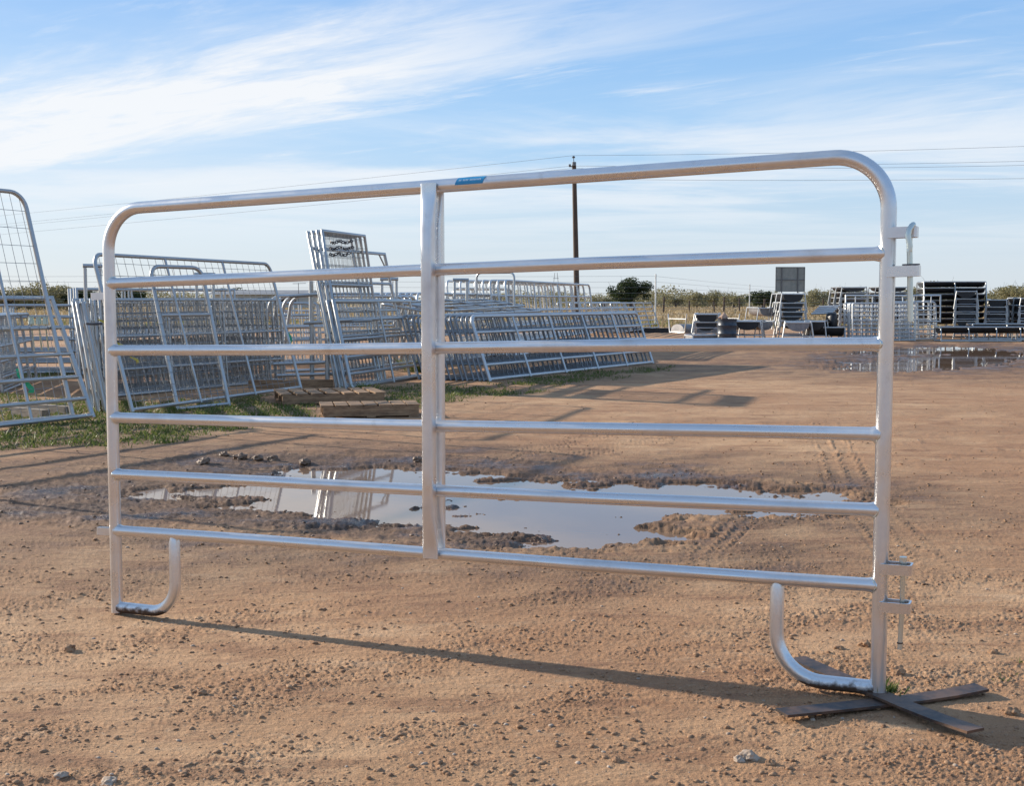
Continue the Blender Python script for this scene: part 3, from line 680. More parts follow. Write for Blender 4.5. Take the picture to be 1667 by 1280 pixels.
ribbon('ribbon', 'green ribbon hanging on the right end of the long mesh gate', [AT(467, 541, 17.2), AT(472, 548, 17.2), AT(474, 556, 17.2), AT(471, 562, 17.2)], .022, GREENR)
for i, (px, py) in enumerate(((166, 523), (193, 560), (218, 584))):
    ribbon('tag_ribbon', ('highest and leftmost', 'middle', 'lowest and rightmost')[i]+' yellow plastic tag in the left mesh cluster', [AT(px-5, py-3, 15.2), AT(px, py, 15.2), AT(px+5, py+2, 15.2), AT(px+6, py+8, 15.2)], .020, YELR, 'tag', 'yellow tags')
# B: row at far left
stack(7, (-.12, .22, 0), 'corral_panel', 'round cornered panel in the row behind the left edge gates', 'livestock panel', 'panels behind the left edge gates', (-11.5, 20.6, 0), (-7.0, 21.2, 0), 1.18, .15, rails=(.17, .33, .5, .67, .83), ups=(.33, .66), r=.024, rc=.12)
stack(6, (-.13, .05, 0), 'corral_panel', 'panel end in the close row seen through the left edge gates', 'livestock panel', 'panel ends behind the left edge gates', (-6.9, 16.6, 0), (-7.6, 19.6, 0), 1.05, .1, rails=(.2, .4, .6, .8), ups=(.5,), r=.022, rc=.14)

# F: tall stack of gates
P, Q = G(573, 634), G(692, 614)
panel('pipe_gate', 'low square cornered pipe gate leaning in front of the tall gate stack', 'gate', None, P, Q, 1.28, .27, rails=(.17, .36, .56, .78), ups=(.52,), r=.028, rc=.0)
o1 = Vector((-.09, .06, 0))
panel('pipe_gate', 'second low pipe gate just behind the front one of the tall gate stack', 'gate', None, P+o1, Q+o1*1.5, 1.27, .27, rails=(.2, .4, .6, .8), ups=(.45,), r=.026, rc=.0)
panel('pipe_gate', 'middle height gate with corner braces in the tall gate stack', 'gate', None, P+o1*2, Q+o1*2-Vector((.03, .55, 0)), 2.05, .44, rails=(.2, .4, .55, .76), ups=(.5,), r=.026, rc=.0, diag=True)
for i in range(4):
    o2 = Vector((-.052*i-.11, .07*i+.10, 0)); dq = (Q-P).normalized()*1.5
    panel('mesh_gate', f'{ORD[i]} of the four tallest mesh gates rising highest left of the centre brace'.replace('front of', 'front one of'), 'gate', 'tallest mesh gates in the leaning stack', P+o2, P+o2+dq, 2.27, .33+.03*i, rails=(.33, .66), ups=(), r=.023, rc=.0, mesh=(.13, .14, .0035))
for i, (py, w) in enumerate(((391, 34), (401, 36), (411, 30))):
    mb = MB(); c0 = AT(538, py, 17.3); rj = random.Random(i+5)
    for k in range(11):
        c = AT(538+w*k/10, py+3+1.5*math.sin(k*1.1), 17.25)-c0; a = rj.uniform(0, 3)
        mb.tube([c+Vector((.022*math.cos(q)*math.cos(a), .022*math.cos(q)*math.sin(a), .016*math.sin(q))) for q in [x_*math.pi/3 for x_ in range(6)]], .008, 5, closed=True)
    tag(mb.build('chain', PEELC, None, True, c0), ('highest', 'middle', 'lowest')[i]+' dark chain hung across the top of the tallest mesh gates', 'chain', 'chains on the tallest gates')
# G: alley frame of two heavy posts and rails
e = empty('alley_frame', 'dull frame of two heavy posts and rails left of the tall gate stack', 'frame', None, (AT(508, 600, 18).x, 18, 0))
dx = AT(533, 600, 17.8).x-e.location.x
MB().tube([(0, 0, 0), (0, 0, 1.54)], .034, 10).build('post', GALV_OLD, e); MB().tube([(dx, -.2, 0), (dx, -.2, 1.54)], .034, 10).build('post', GALV_OLD, e)
for z, x0, x1 in ((.93, -.1, .9), (.33, -.55, .55), (.16, -.5, .6), (1.32, -.3, .3)): MB().tube([(x0, -.06, z), (x1, -.12, z+.04)], .026, 8).build('rail', GALV_OLD, e)
# I: panels leaning the other way
stack(4, (.10, .10, 0), 'corral_panel', 'round cornered panel leaning to the right behind the two heavy posts', 'livestock panel', 'panels leaning to the right', (-4.35, 21.2, 0), (-2.3, 22.6, 0), 1.42, -.48, rails=(.3, .6), ups=(), r=.027, rc=.2, mt=GALV_PALE)
stack(4, (.0, .3, 0), 'corral_panel', 'dark looking far panel in the row under the low building', 'livestock panel', 'far panels under the low building', (-6.2, 33, 0), (-3.6, 33.4, 0), 1.0, .2, rails=(.2, .4, .6, .8), ups=(.25, .5, .75), r=.024, rc=.1)
stack(6, (-.06, .1, 0), 'corral_panel', 'panel in the row between the tall gate stack and the centre brace', 'livestock panel', 'panels right of the tall gate stack', (-2.75, 22.2, 0), (-1.9, 26.2, 0), 1.42, .3, rails=(.2, .4, .6, .8), ups=(.5,), r=.022, rc=.1)

# pallets
def pallet(label, A, B, depth, stiles=True):
    t = (B-A); L = t.length; e = empty('pallet', label, 'pallet', 'wooden pallets by the tall gate stack', A, math.atan2(t.y, t.x)); rj = random.Random(int(A.x*100))
    for y in (.02, depth/2, depth-.02): MB().box((L/2, y, .070), (L, .040, .100)).build('stringer', WOOD, e, False)
    for k in range(7):
        x = .05+(L-.1)*k/6
        MB().box((x, depth/2, .130), (.135, depth-.01, .018), Matrix.Rotation(rj.uniform(-.02, .02), 3, 'Z')).build('deck_board', WOOD, e, False)
    for k in range(3):
        MB().box((.06+(L-.12)*k/2, depth/2, .011), (.095, depth, .018)).build('base_board', WOOD, e, False)
    return e
pallet('rear wooden pallet under the foot of the tall gate stack', G(460, 661), G(626, 657), .95)
pallet('nearer wooden pallet in front of the tall gate stack', G(526, 682), G(682, 679), .55)
for nm, a, b, lb in (('timber_beam', G(20, 668), G(112, 676), 'longer grey timber lying behind the left edge gates'), ('timber_beam', G(25, 677), G(75, 682), 'shorter grey timber lying nearer behind the left edge gates')):
    t = b-a; o = MB().box((t.length/2, 0, .05), (t.length, .1, .09)).build(nm, WOODG, None, False, a); o.rotation_euler = (0, 0, math.atan2(t.y, t.x)); tag(o, lb, 'timber')
o = MB().box((.6, 0, .06), (1.2, .12, .11)).build('timber_beam', WOOD, None, False, G(405, 632)); o.rotation_euler = (0, 0, .1); tag(o, 'brown timber lying under the heavy posts behind the rear pallet', 'timber')

# ------------------------------------------------------------ feed bunks
def bunk_meshes(Lb, Wd, H, kind, D=.26):
    k = ('bunk', Lb, Wd, H, kind, D)
    if k in CACHE: return CACHE[k]
    r = .020; out = []
    # trough: half round with thickness, along local y
    rings = []
    for y in (0, Lb):
        pr = []
        for i in range(13):
            a = math.pi*i/12; pr.append((-Wd*.44*math.cos(a), y, H-.03-D*math.sin(a)**.8))
        for i in range(13):
            a = math.pi*(12-i)/12; pr.append((-(Wd*.44-.012)*math.cos(a), y, H-.018-(D-.01)*max(0, math.sin(a))**.8))
        rings.append(pr)
    mb = MB().loft(rings, cap=False)
    for y in (0.0, Lb):
        b = len(mb.v); ring = [Vector((-Wd*.44*math.cos(math.pi*i/12), y, H-.03-D*max(0, math.sin(math.pi*i/12))**.8)) for i in range(13)]
        mb.v += ring; mb.f.append(tuple(b+i for i in range(13)))
    out.append(('trough', mb.mesh('trough', BLACKP if kind != 'grey' else GREYP), (0, 0, 0)))
    mt = GALV_PALE if D > .2 else GALV_OLD
    m = MB().tube([(0, 0, 0), (0, Lb, 0)], r, 7).mesh('side_rail', mt)
    for s_ in (-1, 1): out.append(('side_rail', m, (s_*Wd/2, 0, H)))
    n = max(2, int(round(Lb/1.0))+1)
    m = MB().tube([(-Wd*.62, 0, 0), (-Wd*.5, 0, H-r), (Wd*.5, 0, H-r), (Wd*.62, 0, 0)], r, 7).tube([(-Wd*.58, 0, .16), (Wd*.58, 0, .16)], r*.7, 6).mesh('leg_frame', mt)
    for i in range(n): out.append(('leg_frame', m, (0, -.01+(Lb+.02)*i/(n-1), 0)))
    CACHE[k] = out; return out
def bunk(label, px, Y, z, rz, Lb=1.5, Wd=.72, H=.62, kind='black', flip=False, group='feed bunks in the yard', D=.26):
    e = empty('feed_bunk', label, 'feed bunk', group, (AT(px, 500, Y).x, Y, z), R(rz))
    if flip: e.rotation_euler = (math.pi, 0, R(rz)); e.location.z = z+H
    for nm, me, loc in bunk_meshes(Lb, Wd, H, kind, D): link(nm, me, e, loc)
    if 'low bunk' in label:
        for s_ in (-1, 1): MB().tube([(s_*Wd*.6, -.02, .022), (s_*Wd*.6, Lb+.02, .022)], .02, 7).build('skid_rail', GALV_PALE, e)
    return e
YB = 38.5
LV = ['lowest', 'second from the bottom', 'third from the bottom', 'fourth from the bottom', 'fifth from the bottom', 'sixth from the bottom', 'seventh from the bottom', 'eighth from the bottom']
def lvl(k, n): return 'topmost' if k == n-1 and n > 1 else LV[k]
for k in range(2): bunk(f'{("lower", "upper")[k]} black feed bunk of the pair left of the dark blue barrel', 1150, YB, .25*k, -12, 1.6, .72, .60, group='bunks left of the barrel')
bunk('single black feed bunk with splayed legs just right of the barrel', 1217, YB+.2, 0, -14, 1.6, .80, .62)
bunk('grey feed bunk turned upside down behind the barrel', 1188, YB+3, .20, -60, 2.2, .8, .62, 'grey', True)
bunk('tilted grey feed bunk between the barrel and the tall bunk stack', 1246, YB+1.0, .0, 30, 1.5, .75, .60, 'grey')
bunk('grey sided feed bunk standing on another right of the barrel', 1252, YB+3.0, .42, 5, 1.4, .72, .60, 'grey')
bunk('low grey feed bunk lying on the ground left of all the bunks', 1122, YB-.6, -.42, -80, 1.0, .8, .62, 'grey')
for k in range(4): bunk(f'{lvl(k, 4)} feed bunk in the tall stack below the sign', 1291, YB+1.5, .29*k, -6+2*k, 1.5, .74, .62, group='bunk stack below the sign')
bunk('grey sided feed bunk in front of the stack below the sign', 1300, YB-.6, 0, -12, 1.5, .78, .60, 'grey')
bunk('feed bunk at the right foot of the stack below the sign', 1327, YB, .0, -20, 1.6, .60, .62)
for k in range(5):
    e = empty('pipe', f'{ORD[k] if k else "lowest"} pale pipe up in the sloping pile right of the bunk stack', 'pipe', 'pale pipes in the sloping pile', AT(1321+3*k, 511-2.8*k, YB+1.5+k*.3)); MB().tube([(0, 0, 0), (.62, -.3, .03)], .035, 8).build('tube', GALV_PALE, e)
mb = MB(); rings = []
for i, (z, r_) in enumerate(((0, .24), (.06, .30), (.25, .33), (.45, .31), (.58, .26), (.60, .20))): rings.append([(r_*math.cos(2*math.pi*j/18)*.55, r_*math.sin(2*math.pi*j/18), z) for j in range(18)])
tag(mb.loft(rings).build('rubber_tub', BLACKP, None, True, (AT(1354, 500, YB+1).x, YB+1, .28)), 'round black rubber tub on the pile beside the pale pipes', 'tub')
bunk('low feed bunk on the ground left of the dense panel rows', 1371, YB+.8, -.05, 92, 1.1, .6, .46)
for k in range(7): bunk(f'{lvl(k, 7)} bunk in the tall stack left of the right post', 1390, YB+5, .19*k, 0, 1.5, .86, .60, group='bunk stack left of the right post', D=.14)
for k in range(7): bunk(f'{lvl(k, 7)} bunk in the tall stack hidden partly by the right post', 1457, YB+5, .19*k, 3, 1.5, .86, .60, group='bunk stack behind the right post', D=.14)
for k in range(7): bunk(f'{lvl(k, 7)} long bunk in the widest stack right of the panel', 1597, YB+4.5, .215*k, 88, 2.1, .80, .62, group='widest bunk stack', D=.15)
for k in range(5): bunk(f'{lvl(k, 5)} bunk in the end on stack in front of the widest stack', 1573, YB+2.2, .245*k, -20, 2.2, .62, .60, group='end on bunk stack', D=.2)
for k in range(4): bunk(f'{lvl(k, 4)} bunk in the stack at the right edge', 1622, YB+3.5, .24*k, -24, 2.4, .62, .58, group='bunk stack at the right edge')
for k in range(4): bunk(f'{lvl(k, 4)} bunk in the stack cut off by the right edge', 1680, YB+3, .25*k, -10, 2.0, .72, .60, group='bunk stack cut by the right edge')
# long low bunks in front
for i, (px, Y, H) in enumerate(((1662, YB-.3, .44), (1690, YB+1.6, .50))):
    e = bunk(('nearest long low bunk lying sideways', 'long low bunk behind the nearest one')[i]+' at the right edge', px, Y, 0, 90, 2.55 if i == 0 else 2.2, .55, H, group='long low bunks at the right edge', D=.17)
bunk('long low bunk running out of the picture at the right edge', 1725, YB-.3, 0, 90, 1.3, .55, .44, group='long low bunks at the right edge', D=.17)
# dense panel rows
stack(6, (.02, .24, 0), 'corral_panel', 'many railed panel in the dense row behind the right post', 'livestock panel', 'dense panels behind the right post', (AT(1389, 500, YB+.2).x, YB+.2, 0), (AT(1491, 500, YB+.1).x, YB+.1, 0), 1.18, .05, jit=.05, rails=(.11, .22, .33, .44, .55, .66, .78, .89), ups=(.14, .3, .45, .6, .75, .9), r=.022, rc=.06, mt=GALV_PALE)
stack(4, (.05, .30, 0), 'corral_panel', 'round cornered panel in the dense row right of the drop pin', 'livestock panel', 'round panels right of the drop pin', (AT(1450, 500, YB+1.0).x, YB+1.0, 0), (AT(1527, 500, YB+2.2).x, YB+2.2, 0), 1.22, .05, jit=.07, rails=(.13, .26, .39, .52, .65, .78), ups=(.3, .6, .85), r=.026, rc=.15, bc=.15, mt=GALV_PALE)
panel('corral_panel', 'panel with the long high top rail behind the dense panel rows', 'livestock panel', None, (AT(1377, 500, YB+2).x, YB+2, .55), (AT(1531, 500, YB+2).x, YB+2, .55), .88, .03, rails=(.6,), ups=(.1, .28, .6, .72, .9), r=.026, rc=.0, mt=GALV_PALE)

# barrel
e = empty('steel_barrel', 'dark blue steel barrel standing among the feed bunks', 'barrel', None, (AT(1184, 500, 37.4).x, 37.4, 0)); rings = []
for z, r_ in ((0, .285), (.012, .296), (.03, .29), (.26, .29), (.275, .302), (.29, .29), (.53, .29), (.545, .302), (.56, .29), (.74, .29), (.755, .298), (.77, .298), (.77, .275), (.74, .27)): rings.append([(r_*math.cos(2*math.pi*j/28), r_*math.sin(2*math.pi*j/28), z*.93) for j in range(28)])
MB().loft(rings).build('body', BARREL, e); MB().tube([(.12, .05, .69), (.12, .05, .70)], .03, 10).build('bung', PORC, e)
MB().box((-.27, -.12, .2), (.02, .06, .07), Matrix.Rotation(.4, 3, 'Z')).build('label_patch', WALLM, e, False)
mb = MB(); rj = random.Random(9); rings = []
for i, (z, r_) in enumerate(((0, .12), (.05, .15), (.1, .12), (.16, .06), (.2, .03))): rings.append([(r_*math.cos(2*math.pi*j/9)*rj.uniform(.7, 1.2)+z*.2, r_*math.sin(2*math.pi*j/9)*rj.uniform(.7, 1.2), z*rj.uniform(.85, 1.1)) for j in range(9)])
tag(mb.loft(rings).build('paper_bag', TAN, None, False, (AT(1177, 500, 37.3).x, 37.3, .70)), 'crumpled tan paper bag on top of the barrel', 'bag')

# ------------------------------------------------------------ sign, pole, wires
Ys = 90.0
e = empty('road_sign', 'back of a large grey sign board on two posts above the bunk stack', 'sign', None, (AT(1285.5, 500, Ys).x, Ys, 0)); w = 2.1; z0, z1 = 1.93, 3.72
MB().box((0, 0, (z0+z1)/2), (w, .03, z1-z0)).build('board', SIGNB, e, False)
for x in (-.62, .55): MB().tube([(x, -.06, 0), (x, -.06, z1)], .045, 8).build('post', PORC, e)
MB().box((0, -.05, 2.78), (w, .05, .07)).build('stiffener', PORC, e, False)
for z in (z0+.02, z1-.02): MB().box((0, -.03, z), (w+.04, .05, .05)).build('edge_trim', PORC, e, False)
for x in (-w/2, w/2): MB().box((x, -.034, (z0+z1)/2), (.05, .05, z1-z0)).build('edge_trim', PORC, e, False)
PB = Vector((AT(940, 480, 75).x, 75, 0)); PT = AT(934.5, 268, 75)
e = empty('utility_pole', 'tall brown wooden utility pole behind the panels', 'utility pole', None, PB)
MB().tube([(0, 0, 0), (PT-PB)*.5, PT-PB], .15, 14, radii=[.185, .16, .13]).build('pole', POLE, e)
tp = PT-PB
MB().tube([tp, tp+Vector((-.03, 0, .42))], .025, 6).build('pole_pin', PORC, e); MB().tube([tp+Vector((-.03, 0, .40)), tp+Vector((-.03, 0, .46)), tp+Vector((-.03, 0, .52))], .09, 8, radii=[.08, .10, .05]).build('insulator', PORC, e)
MB().tube([tp+Vector((0, -.16, -.08)), tp+Vector((0, -.16, .14))], .12, 8).build('insulator', PORC, e)
MB().tube([tp+Vector((-.26, -.06, -.12)), tp+Vector((-.26, -.06, .02))], .07, 8).build('insulator', PORC, e)
MB().tube([tp+Vector((-.3, -.06, -.12)), tp+Vector((.1, -.06, -.12))], .03, 6).build('bracket', PORC, e)
def wirel(label, a, b, sag, group):
    mb = MB(); pts = []
    for i in range(25):
        t = i/24; p = Vector(a).lerp(Vector(b), t); p.z -= sag*4*t*(1-t); pts.append(p-Vector(a))
    mb.tube(pts, .0085, 5, caps=False); tag(mb.build('power_line', PORC, None, True, a), label, 'power line', group)
ins = [AT(933, 253, 75), AT(929, 270, 75), AT(931, 274, 75), AT(935, 291, 75)]
wh = ['highest', 'second highest', 'third highest', 'lowest']
for i, a in enumerate(ins):
    b = AT(-60, (357, 371, 375, 387)[i], 124); wirel(f'{wh[i]} wire running left from the utility pole', a, b, .1, 'wires left of the pole')
    b = AT(1750, (235, 260, 267, 289)[i], 71); wirel(f'{wh[i]} wire running right from the utility pole', a, b, .12, 'wires right of the pole')
# far lattice mast
e = empty('lattice_mast', 'thin far pylon seen just left of the utility pole', 'pylon', None, (AT(905, 480, 260).x, 260, 0))
for s_ in (-1, 1): MB().tube([(s_*1.0, 0, 0), (s_*.25, 0, 7.2)], .05, 5).build('leg', PORC, e)
MB().tube([(-.6, 0, 6), (.6, 0, 6)], .05, 5).build('cross_arm', PORC, e)

# ------------------------------------------------------------ building
YBd = 200
xa, xb = AT(345, 480, YBd).x, AT(503, 480, YBd).x
e = empty('low_building', 'long low tan building with grey roof on the horizon behind the mesh gates', 'building', None, (xa, YBd, 0)); L = xb-xa
MB().box((L/2, 4, 1.15), (L, 8, 2.3)).build('wall', WALLM, e, False)
mb = MB(); mb.loft([[(-.5, -.7, 2.3), (-.5, 4, 3.05), (-.5, 8.7, 2.3)], [(L+.5, -.7, 2.3), (L+.5, 4, 3.05), (L+.5, 8.7, 2.3)]]).build('roof', ROOFM, e, False)
for x in (L-4.6, L-2.6, L*.3, L*.5): 
    wn = MB().box((x, -.02, 1.25), (1.0, .06, .9)).build('window', GLASSD, e, False)
MB().box((L-7, -.02, 1.0), (.95, .06, 1.95)).build('door', ROOFM, e, False)
e = empty('aerial_mast', 'thin aerial mast above the low building', 'aerial', None, (AT(486, 480, 196).x, 196, 0))
MB().tube([(0, 0, 0), (0, 0, 4.1)], .05, 5).build('mast', PORC, e); MB().tube([(-.9, 0, 4.0), (1.2, 0, 4.05)], .04, 5).build('aerial', PORC, e)

# ------------------------------------------------------------ fences
e = empty('game_fence', 'tall faint wire net fence crossing the pasture below the horizon', 'fence', None, (0, 0, 0))
fp = [AT(1067, 500, 62), AT(1220, 500, 100), AT(1350, 500, 150), AT(1480, 500, 205)]
fp = [Vector((p.x, p.y, 0)) for p in fp]; fp = [Vector((-30, 62, 0)), Vector((-18, 62, 0)), Vector((-6, 62, 0))] + fp
for i, p in enumerate(fp): MB().tube([p, p+Vector((0, 0, 2.6))], .04 if p.y < 70 else .045, 7).build('post', GALV_PALE, e)
mb = MB()
for i in range(len(fp)-1):
    a, b = fp[i], fp[i+1]
    for z in [.25+.28*k for k in range(9)]: mb.tube([a+Vector((0, 0, z)), (a+b)/2+Vector((0, 0, z-.02)), b+Vector((0, 0, z))], .006, 3, caps=False)
mb.build('wire', WIRE, e, False)
e = empty('pasture_fence', 'low pasture fence of dark wooden posts in the dry field', 'fence', None, (0, 0, 0))
rj = random.Random(4); pts = []
for k, px in enumerate((985, 1032, 1080, 1122, 1163, 1178, 1204, 1244, 1290, 1340, 1400, 1465, 1530, 1600, 1660, 1720)):
    Y = 118+2.4*k; p = AT(px, 500, Y); p.z = 0; h_ = rj.uniform(1.15, 1.7); pts.append(p)
    MB().tube([p, p+Vector((rj.uniform(-.12, .12), 0, h_))], rj.uniform(.07, .12), 6).build('post', POLE, e)
mb = MB()
for a, b in zip(pts[:-1], pts[1:]):
    for z in (.4, .75, 1.1): mb.tube([a+Vector((0, 0, z)), b+Vector((0, 0, z))], .008, 3, caps=False)
mb.build('wire', WIRE, e, False)

# ------------------------------------------------------------ vegetation
def leaf_cloud(r_, blobs, n, size, flat=.8):
    """small leaf faces spread through a set of ellipsoids, thicker near their skins"""
    w = np.array([b[3]*b[4]*b[5] for b in blobs])**.75; w = w/w.sum(); idx = r_.choice(len(blobs), n, p=w)
    B = np.array(blobs)[idx]
    d = r_.normal(size=(n, 3)); d /= np.linalg.norm(d, axis=1)[:, None]; rad = r_.uniform(0, 1, n)**.45
    c = B[:, :3] + d*B[:, 3:6]*rad[:, None]
    clump = r_.normal(size=(n, 3))*.0; c = c+clump
    a = r_.normal(size=(n, 3)); a /= np.linalg.norm(a, axis=1)[:, None]; b = np.cross(a, r_.normal(size=(n, 3))); b /= np.linalg.norm(b, axis=1)[:, None]
    s_ = size*r_.uniform(.5, 1.3, n)[:, None]
    V = np.stack([c-a*s_, c+b*s_*.6, c+a*s_, c-b*s_*.6], 1).reshape(-1, 3); Fc = np.arange(4*n).reshape(-1, 4)
    return V, Fc, np.repeat(np.clip(r_.beta(2, 2, n), 0, 1), 4)
def make_tree(seed, w, h, n, size, lm, trunk_h, brushy=False):
    r_ = np.random.default_rng(seed); bl = []
    nb = 26 if not brushy else 14
    for i in range(nb):
        a = r_.uniform(0, 2*math.pi); q = r_.uniform(0, 1)**.6*.78
        x = math.cos(a)*q*w/2; y = math.sin(a)*q*w/2; top = h*(1-.42*q**2)*r_.uniform(.82, 1.0)
        z = r_.uniform(trunk_h*.9, 1)*top*.86 if not brushy else r_.uniform(.25, .85)*top
        s_ = r_.uniform(.10, .19)*w if not brushy else r_.uniform(.12, .24)*w
        bl.append((x, y, z, s_, s_, s_*.72))
    V, Fc, rn = leaf_cloud(r_, bl, n, size)
    V[:, 2] = np.maximum(V[:, 2], .05)
    crown = npmesh('crown', V, Fc, lm, rn)
    mb = MB(); mb.tube([(0, 0, -.2), (.1*w*.1, 0, h*.22), (0, .05, h*.45)], .1, 8, radii=[w*.045, w*.032, w*.022])
    for i in range(9):
        b = bl[int(r_.integers(len(bl)))]; st_ = Vector((0, 0, h*(.12+.3*r_.random()))); en = Vector(b[:3]); mid = st_.lerp(en, .5)+Vector((0, 0, -.04*h))
        mb.tube([st_, mid, en], .05, 5, radii=[w*.016, w*.01, w*.004])
    for i in range(26 if brushy else 8):       # bare twigs poking out
        b = bl[int(r_.integers(len(bl)))]; c_ = Vector(b[:3]); dd = Vector((r_.normal(), r_.normal(), abs(r_.normal())+.4)).normalized()*b[3]*1.5
        mb.tube([c_-dd*.4, c_+dd], .012, 3, radii=[w*.004, w*.0015], caps=False)
    return crown, mb.mesh('trunk', BARK)
def tree(kind, name, label, px, Y, scale=1.0, rz=0.0, group=None, sx=1.0):
    e = empty(name, label, 'tree', group, (AT(px, 500, Y).x, Y, 0), rz); e.scale = (scale*sx, scale*sx, scale)
    link('crown', kind[0], e); link('trunk', kind[1], e); return e
OAK = make_tree(1, 8.6, 5.9, 9000, .17, OAKL, .42)
OAK2 = make_tree(2, 6.5, 4.6, 4500, .17, OAKL, .35)
BR = [make_tree(10+i, 6.5, 3.6, 2600, .15, BRUSHL, .1, True) for i in range(4)]
tree(OAK, 'oak_tree', 'dark rounded oak tree standing above the brush right of the pole', 1026, 215, 1.0)
tree(OAK2, 'oak_tree', 'dark bushy tree behind the fence left of the sign', 1241, 190, .78)
tree(OAK2, 'oak_tree', 'dark tree seen through the long mesh gate', 378, 215, .98, 1.3)
tree(OAK2, 'oak_tree', 'dark tree seen through the left end of the mesh cluster', 214, 170, .82, 2.2)
tree(OAK2, 'oak_tree', 'loose dark tree just left of the square topped frame', 134, 150, .74, .5)
rj = random.Random(21)
plain = [("leftmost", 18, 170), ]
spots = [(12,150,1.0),(48,158,.95),(82,150,1.05),(112,165,1.0),(1100,232,.82),(1135,228,.9),(1165,236,1.0),(1195,230,.9),(1262,230,1.0),(1325,225,1.05),(1362,232,1.1),(1404,228,1.1),(1440,236,1.0),(1482,225,1.1),(1518,228,1.45),(1560,235,1.0),(1600,224,1.0),(1636,205,1.15),(1662,200,1.25),(975,230,.8)]
where = ['at the far left edge','second from the left edge','third from the left edge','left of the square topped frame','first right of the oak gap','just right of the oak gap','beyond the barrel','beyond the left half of the bunks','just left of the sign','just right of the sign','beyond the tub and pipes','beyond the stack left of the right post','straight behind the right post','beyond the drop pin','rising tallest above the widest bunk stack','beyond the widest bunk stack','beyond the right edge stack','second from the right edge','at the far right edge','left of the oak']
for i, (px, Y, s_) in enumerate(spots):
    tree(BR[i % 4], 'mesquite_tree', f'pale bare mesquite in the horizon brush, {where[i]}', px, Y, s_, rj.uniform(0, 6), 'mesquites on the horizon')
# continuous brush belt
r_ = np.random.default_rng(5); bl = []
for i in range(950):
    X = r_.uniform(-260, 300); Y = r_.uniform(236, 300) + .0*X; s_ = r_.uniform(2.0, 4.2)
    hh = 3.0+.9*math.sin(X*.06)+.5*math.sin(X*.21+1); bl.append((X, Y, hh*r_.uniform(.08, .76), s_, s_*.6, hh*.30))
V, Fc, rn = leaf_cloud(r_, bl, 150000, .20); V[:, 2] = np.maximum(V[:, 2], .02)
tag(link('brush_belt', npmesh('brush_belt', V, Fc, BRUSHL, rn)), 'belt of pale olive brush along the horizon', 'brush', None, 'stuff')

def blades(r_, P, hgt, wid, lean=.5):
    n = len(P); a = r_.uniform(0, 2*math.pi, n); d = np.stack([np.cos(a), np.sin(a), np.zeros(n)], 1)
    b = r_.uniform(0, 2*math.pi, n); ln = np.stack([np.cos(b), np.sin(b), np.zeros(n)], 1)*(r_.uniform(0, lean, n)*hgt)[:, None]
    w = (wid*r_.uniform(.6, 1.3, n))[:, None]; h_ = hgt[:, None]; up = np.array([[0, 0, 1.0]])
    v0 = P-d*w; v1 = P+d*w; v2 = P+ln*.5+up*h_*.6+d*w*.8; v3 = P+ln+up*h_*.95
    return np.stack([v0, v1, v2, v3], 1).reshape(-1, 3), np.arange(4*n).reshape(-1, 4)
def scatter_grass():
    r_ = np.random.default_rng(8); n = 420000
    Y = r_.uniform(9, 27, n); X = r_.uniform(-.75, .45, n)*Y
    h, wetm, gr, patch, tr, wat = ground(X, Y, np.full(n, .02))
    nz = fbm(X*3.5, Y*3.5, 3, 123, .6)
    keep = r_.uniform(0, 1, n) < sstep(.40, .98, gr*.9+.9*nz)*(gr > .12)*np.clip(14/Y, .3, 1)
    P = np.stack([X, Y, h-.004], 1)[keep]; k = len(P)
    hgt = (.018+.035*r_.uniform(0, 1, k)**2)*(1+.6*np.clip(nz[keep]*2, -.5, 1))
    V, Fc = blades(r_, P, hgt, np.full(k, .006), 1.3)
    rn = np.repeat(np.clip(r_.beta(2, 2.6, k)+.15*fbm(P[:, 0], P[:, 1], 2, 6), 0, 1), 4)
    tag(link('grass', npmesh('grass', V, Fc, GRASSM, rn)), 'short green grass and weeds around the panel stacks', 'grass', None, 'stuff')
scatter_grass()
def pasture():
    r_ = np.random.default_rng(18); n = 90000
    Y = 56*np.exp(r_.uniform(0, 1, n)*math.log(235/56)); X = r_.uniform(-.6, .6, n)*Y
    nz = fbm(X*.12, Y*.05, 3, 15, .6)
    keep = r_.uniform(0, 1, n) < .35+.6*sstep(-.1, .4, nz)
    X = X[keep]; Y = Y[keep]; k = len(X); P = np.stack([X, Y, np.zeros(k)], 1)
    hgt = r_.uniform(.12, .38, k); V, Fc = blades(r_, P, hgt, Y*.0006, .6)
    tag(link('dry_grass', npmesh('dry_grass', V, Fc, DRYG, np.repeat(r_.beta(2, 2, k), 4))), 'dry tan grass of the pasture beyond the yard', 'dry grass', None, 'stuff')
    n = 40000; Y = r_.uniform(57, 80, n); X = r_.uniform(-.6, .6, n)*Y; nz = fbm(X*.25, Y*.12, 3, 35, .6)
    kp = r_.uniform(0, 1, n) < sstep(-.15, .25, nz)*sstep(57, 62, Y)*(1-sstep(70, 80, Y)); X = X[kp]; Y = Y[kp]; k = len(X)
    V, Fc = blades(r_, np.stack([X, Y, np.zeros(k)], 1), r_.uniform(.06, .22, k), Y*.0009, .8)
    tag(link('green_verge', npmesh('green_verge', V, Fc, FGREEN, np.repeat(r_.beta(2, 2, k), 4))), 'green grass strip along the far edge of the yard', 'grass', None, 'stuff')
pasture()

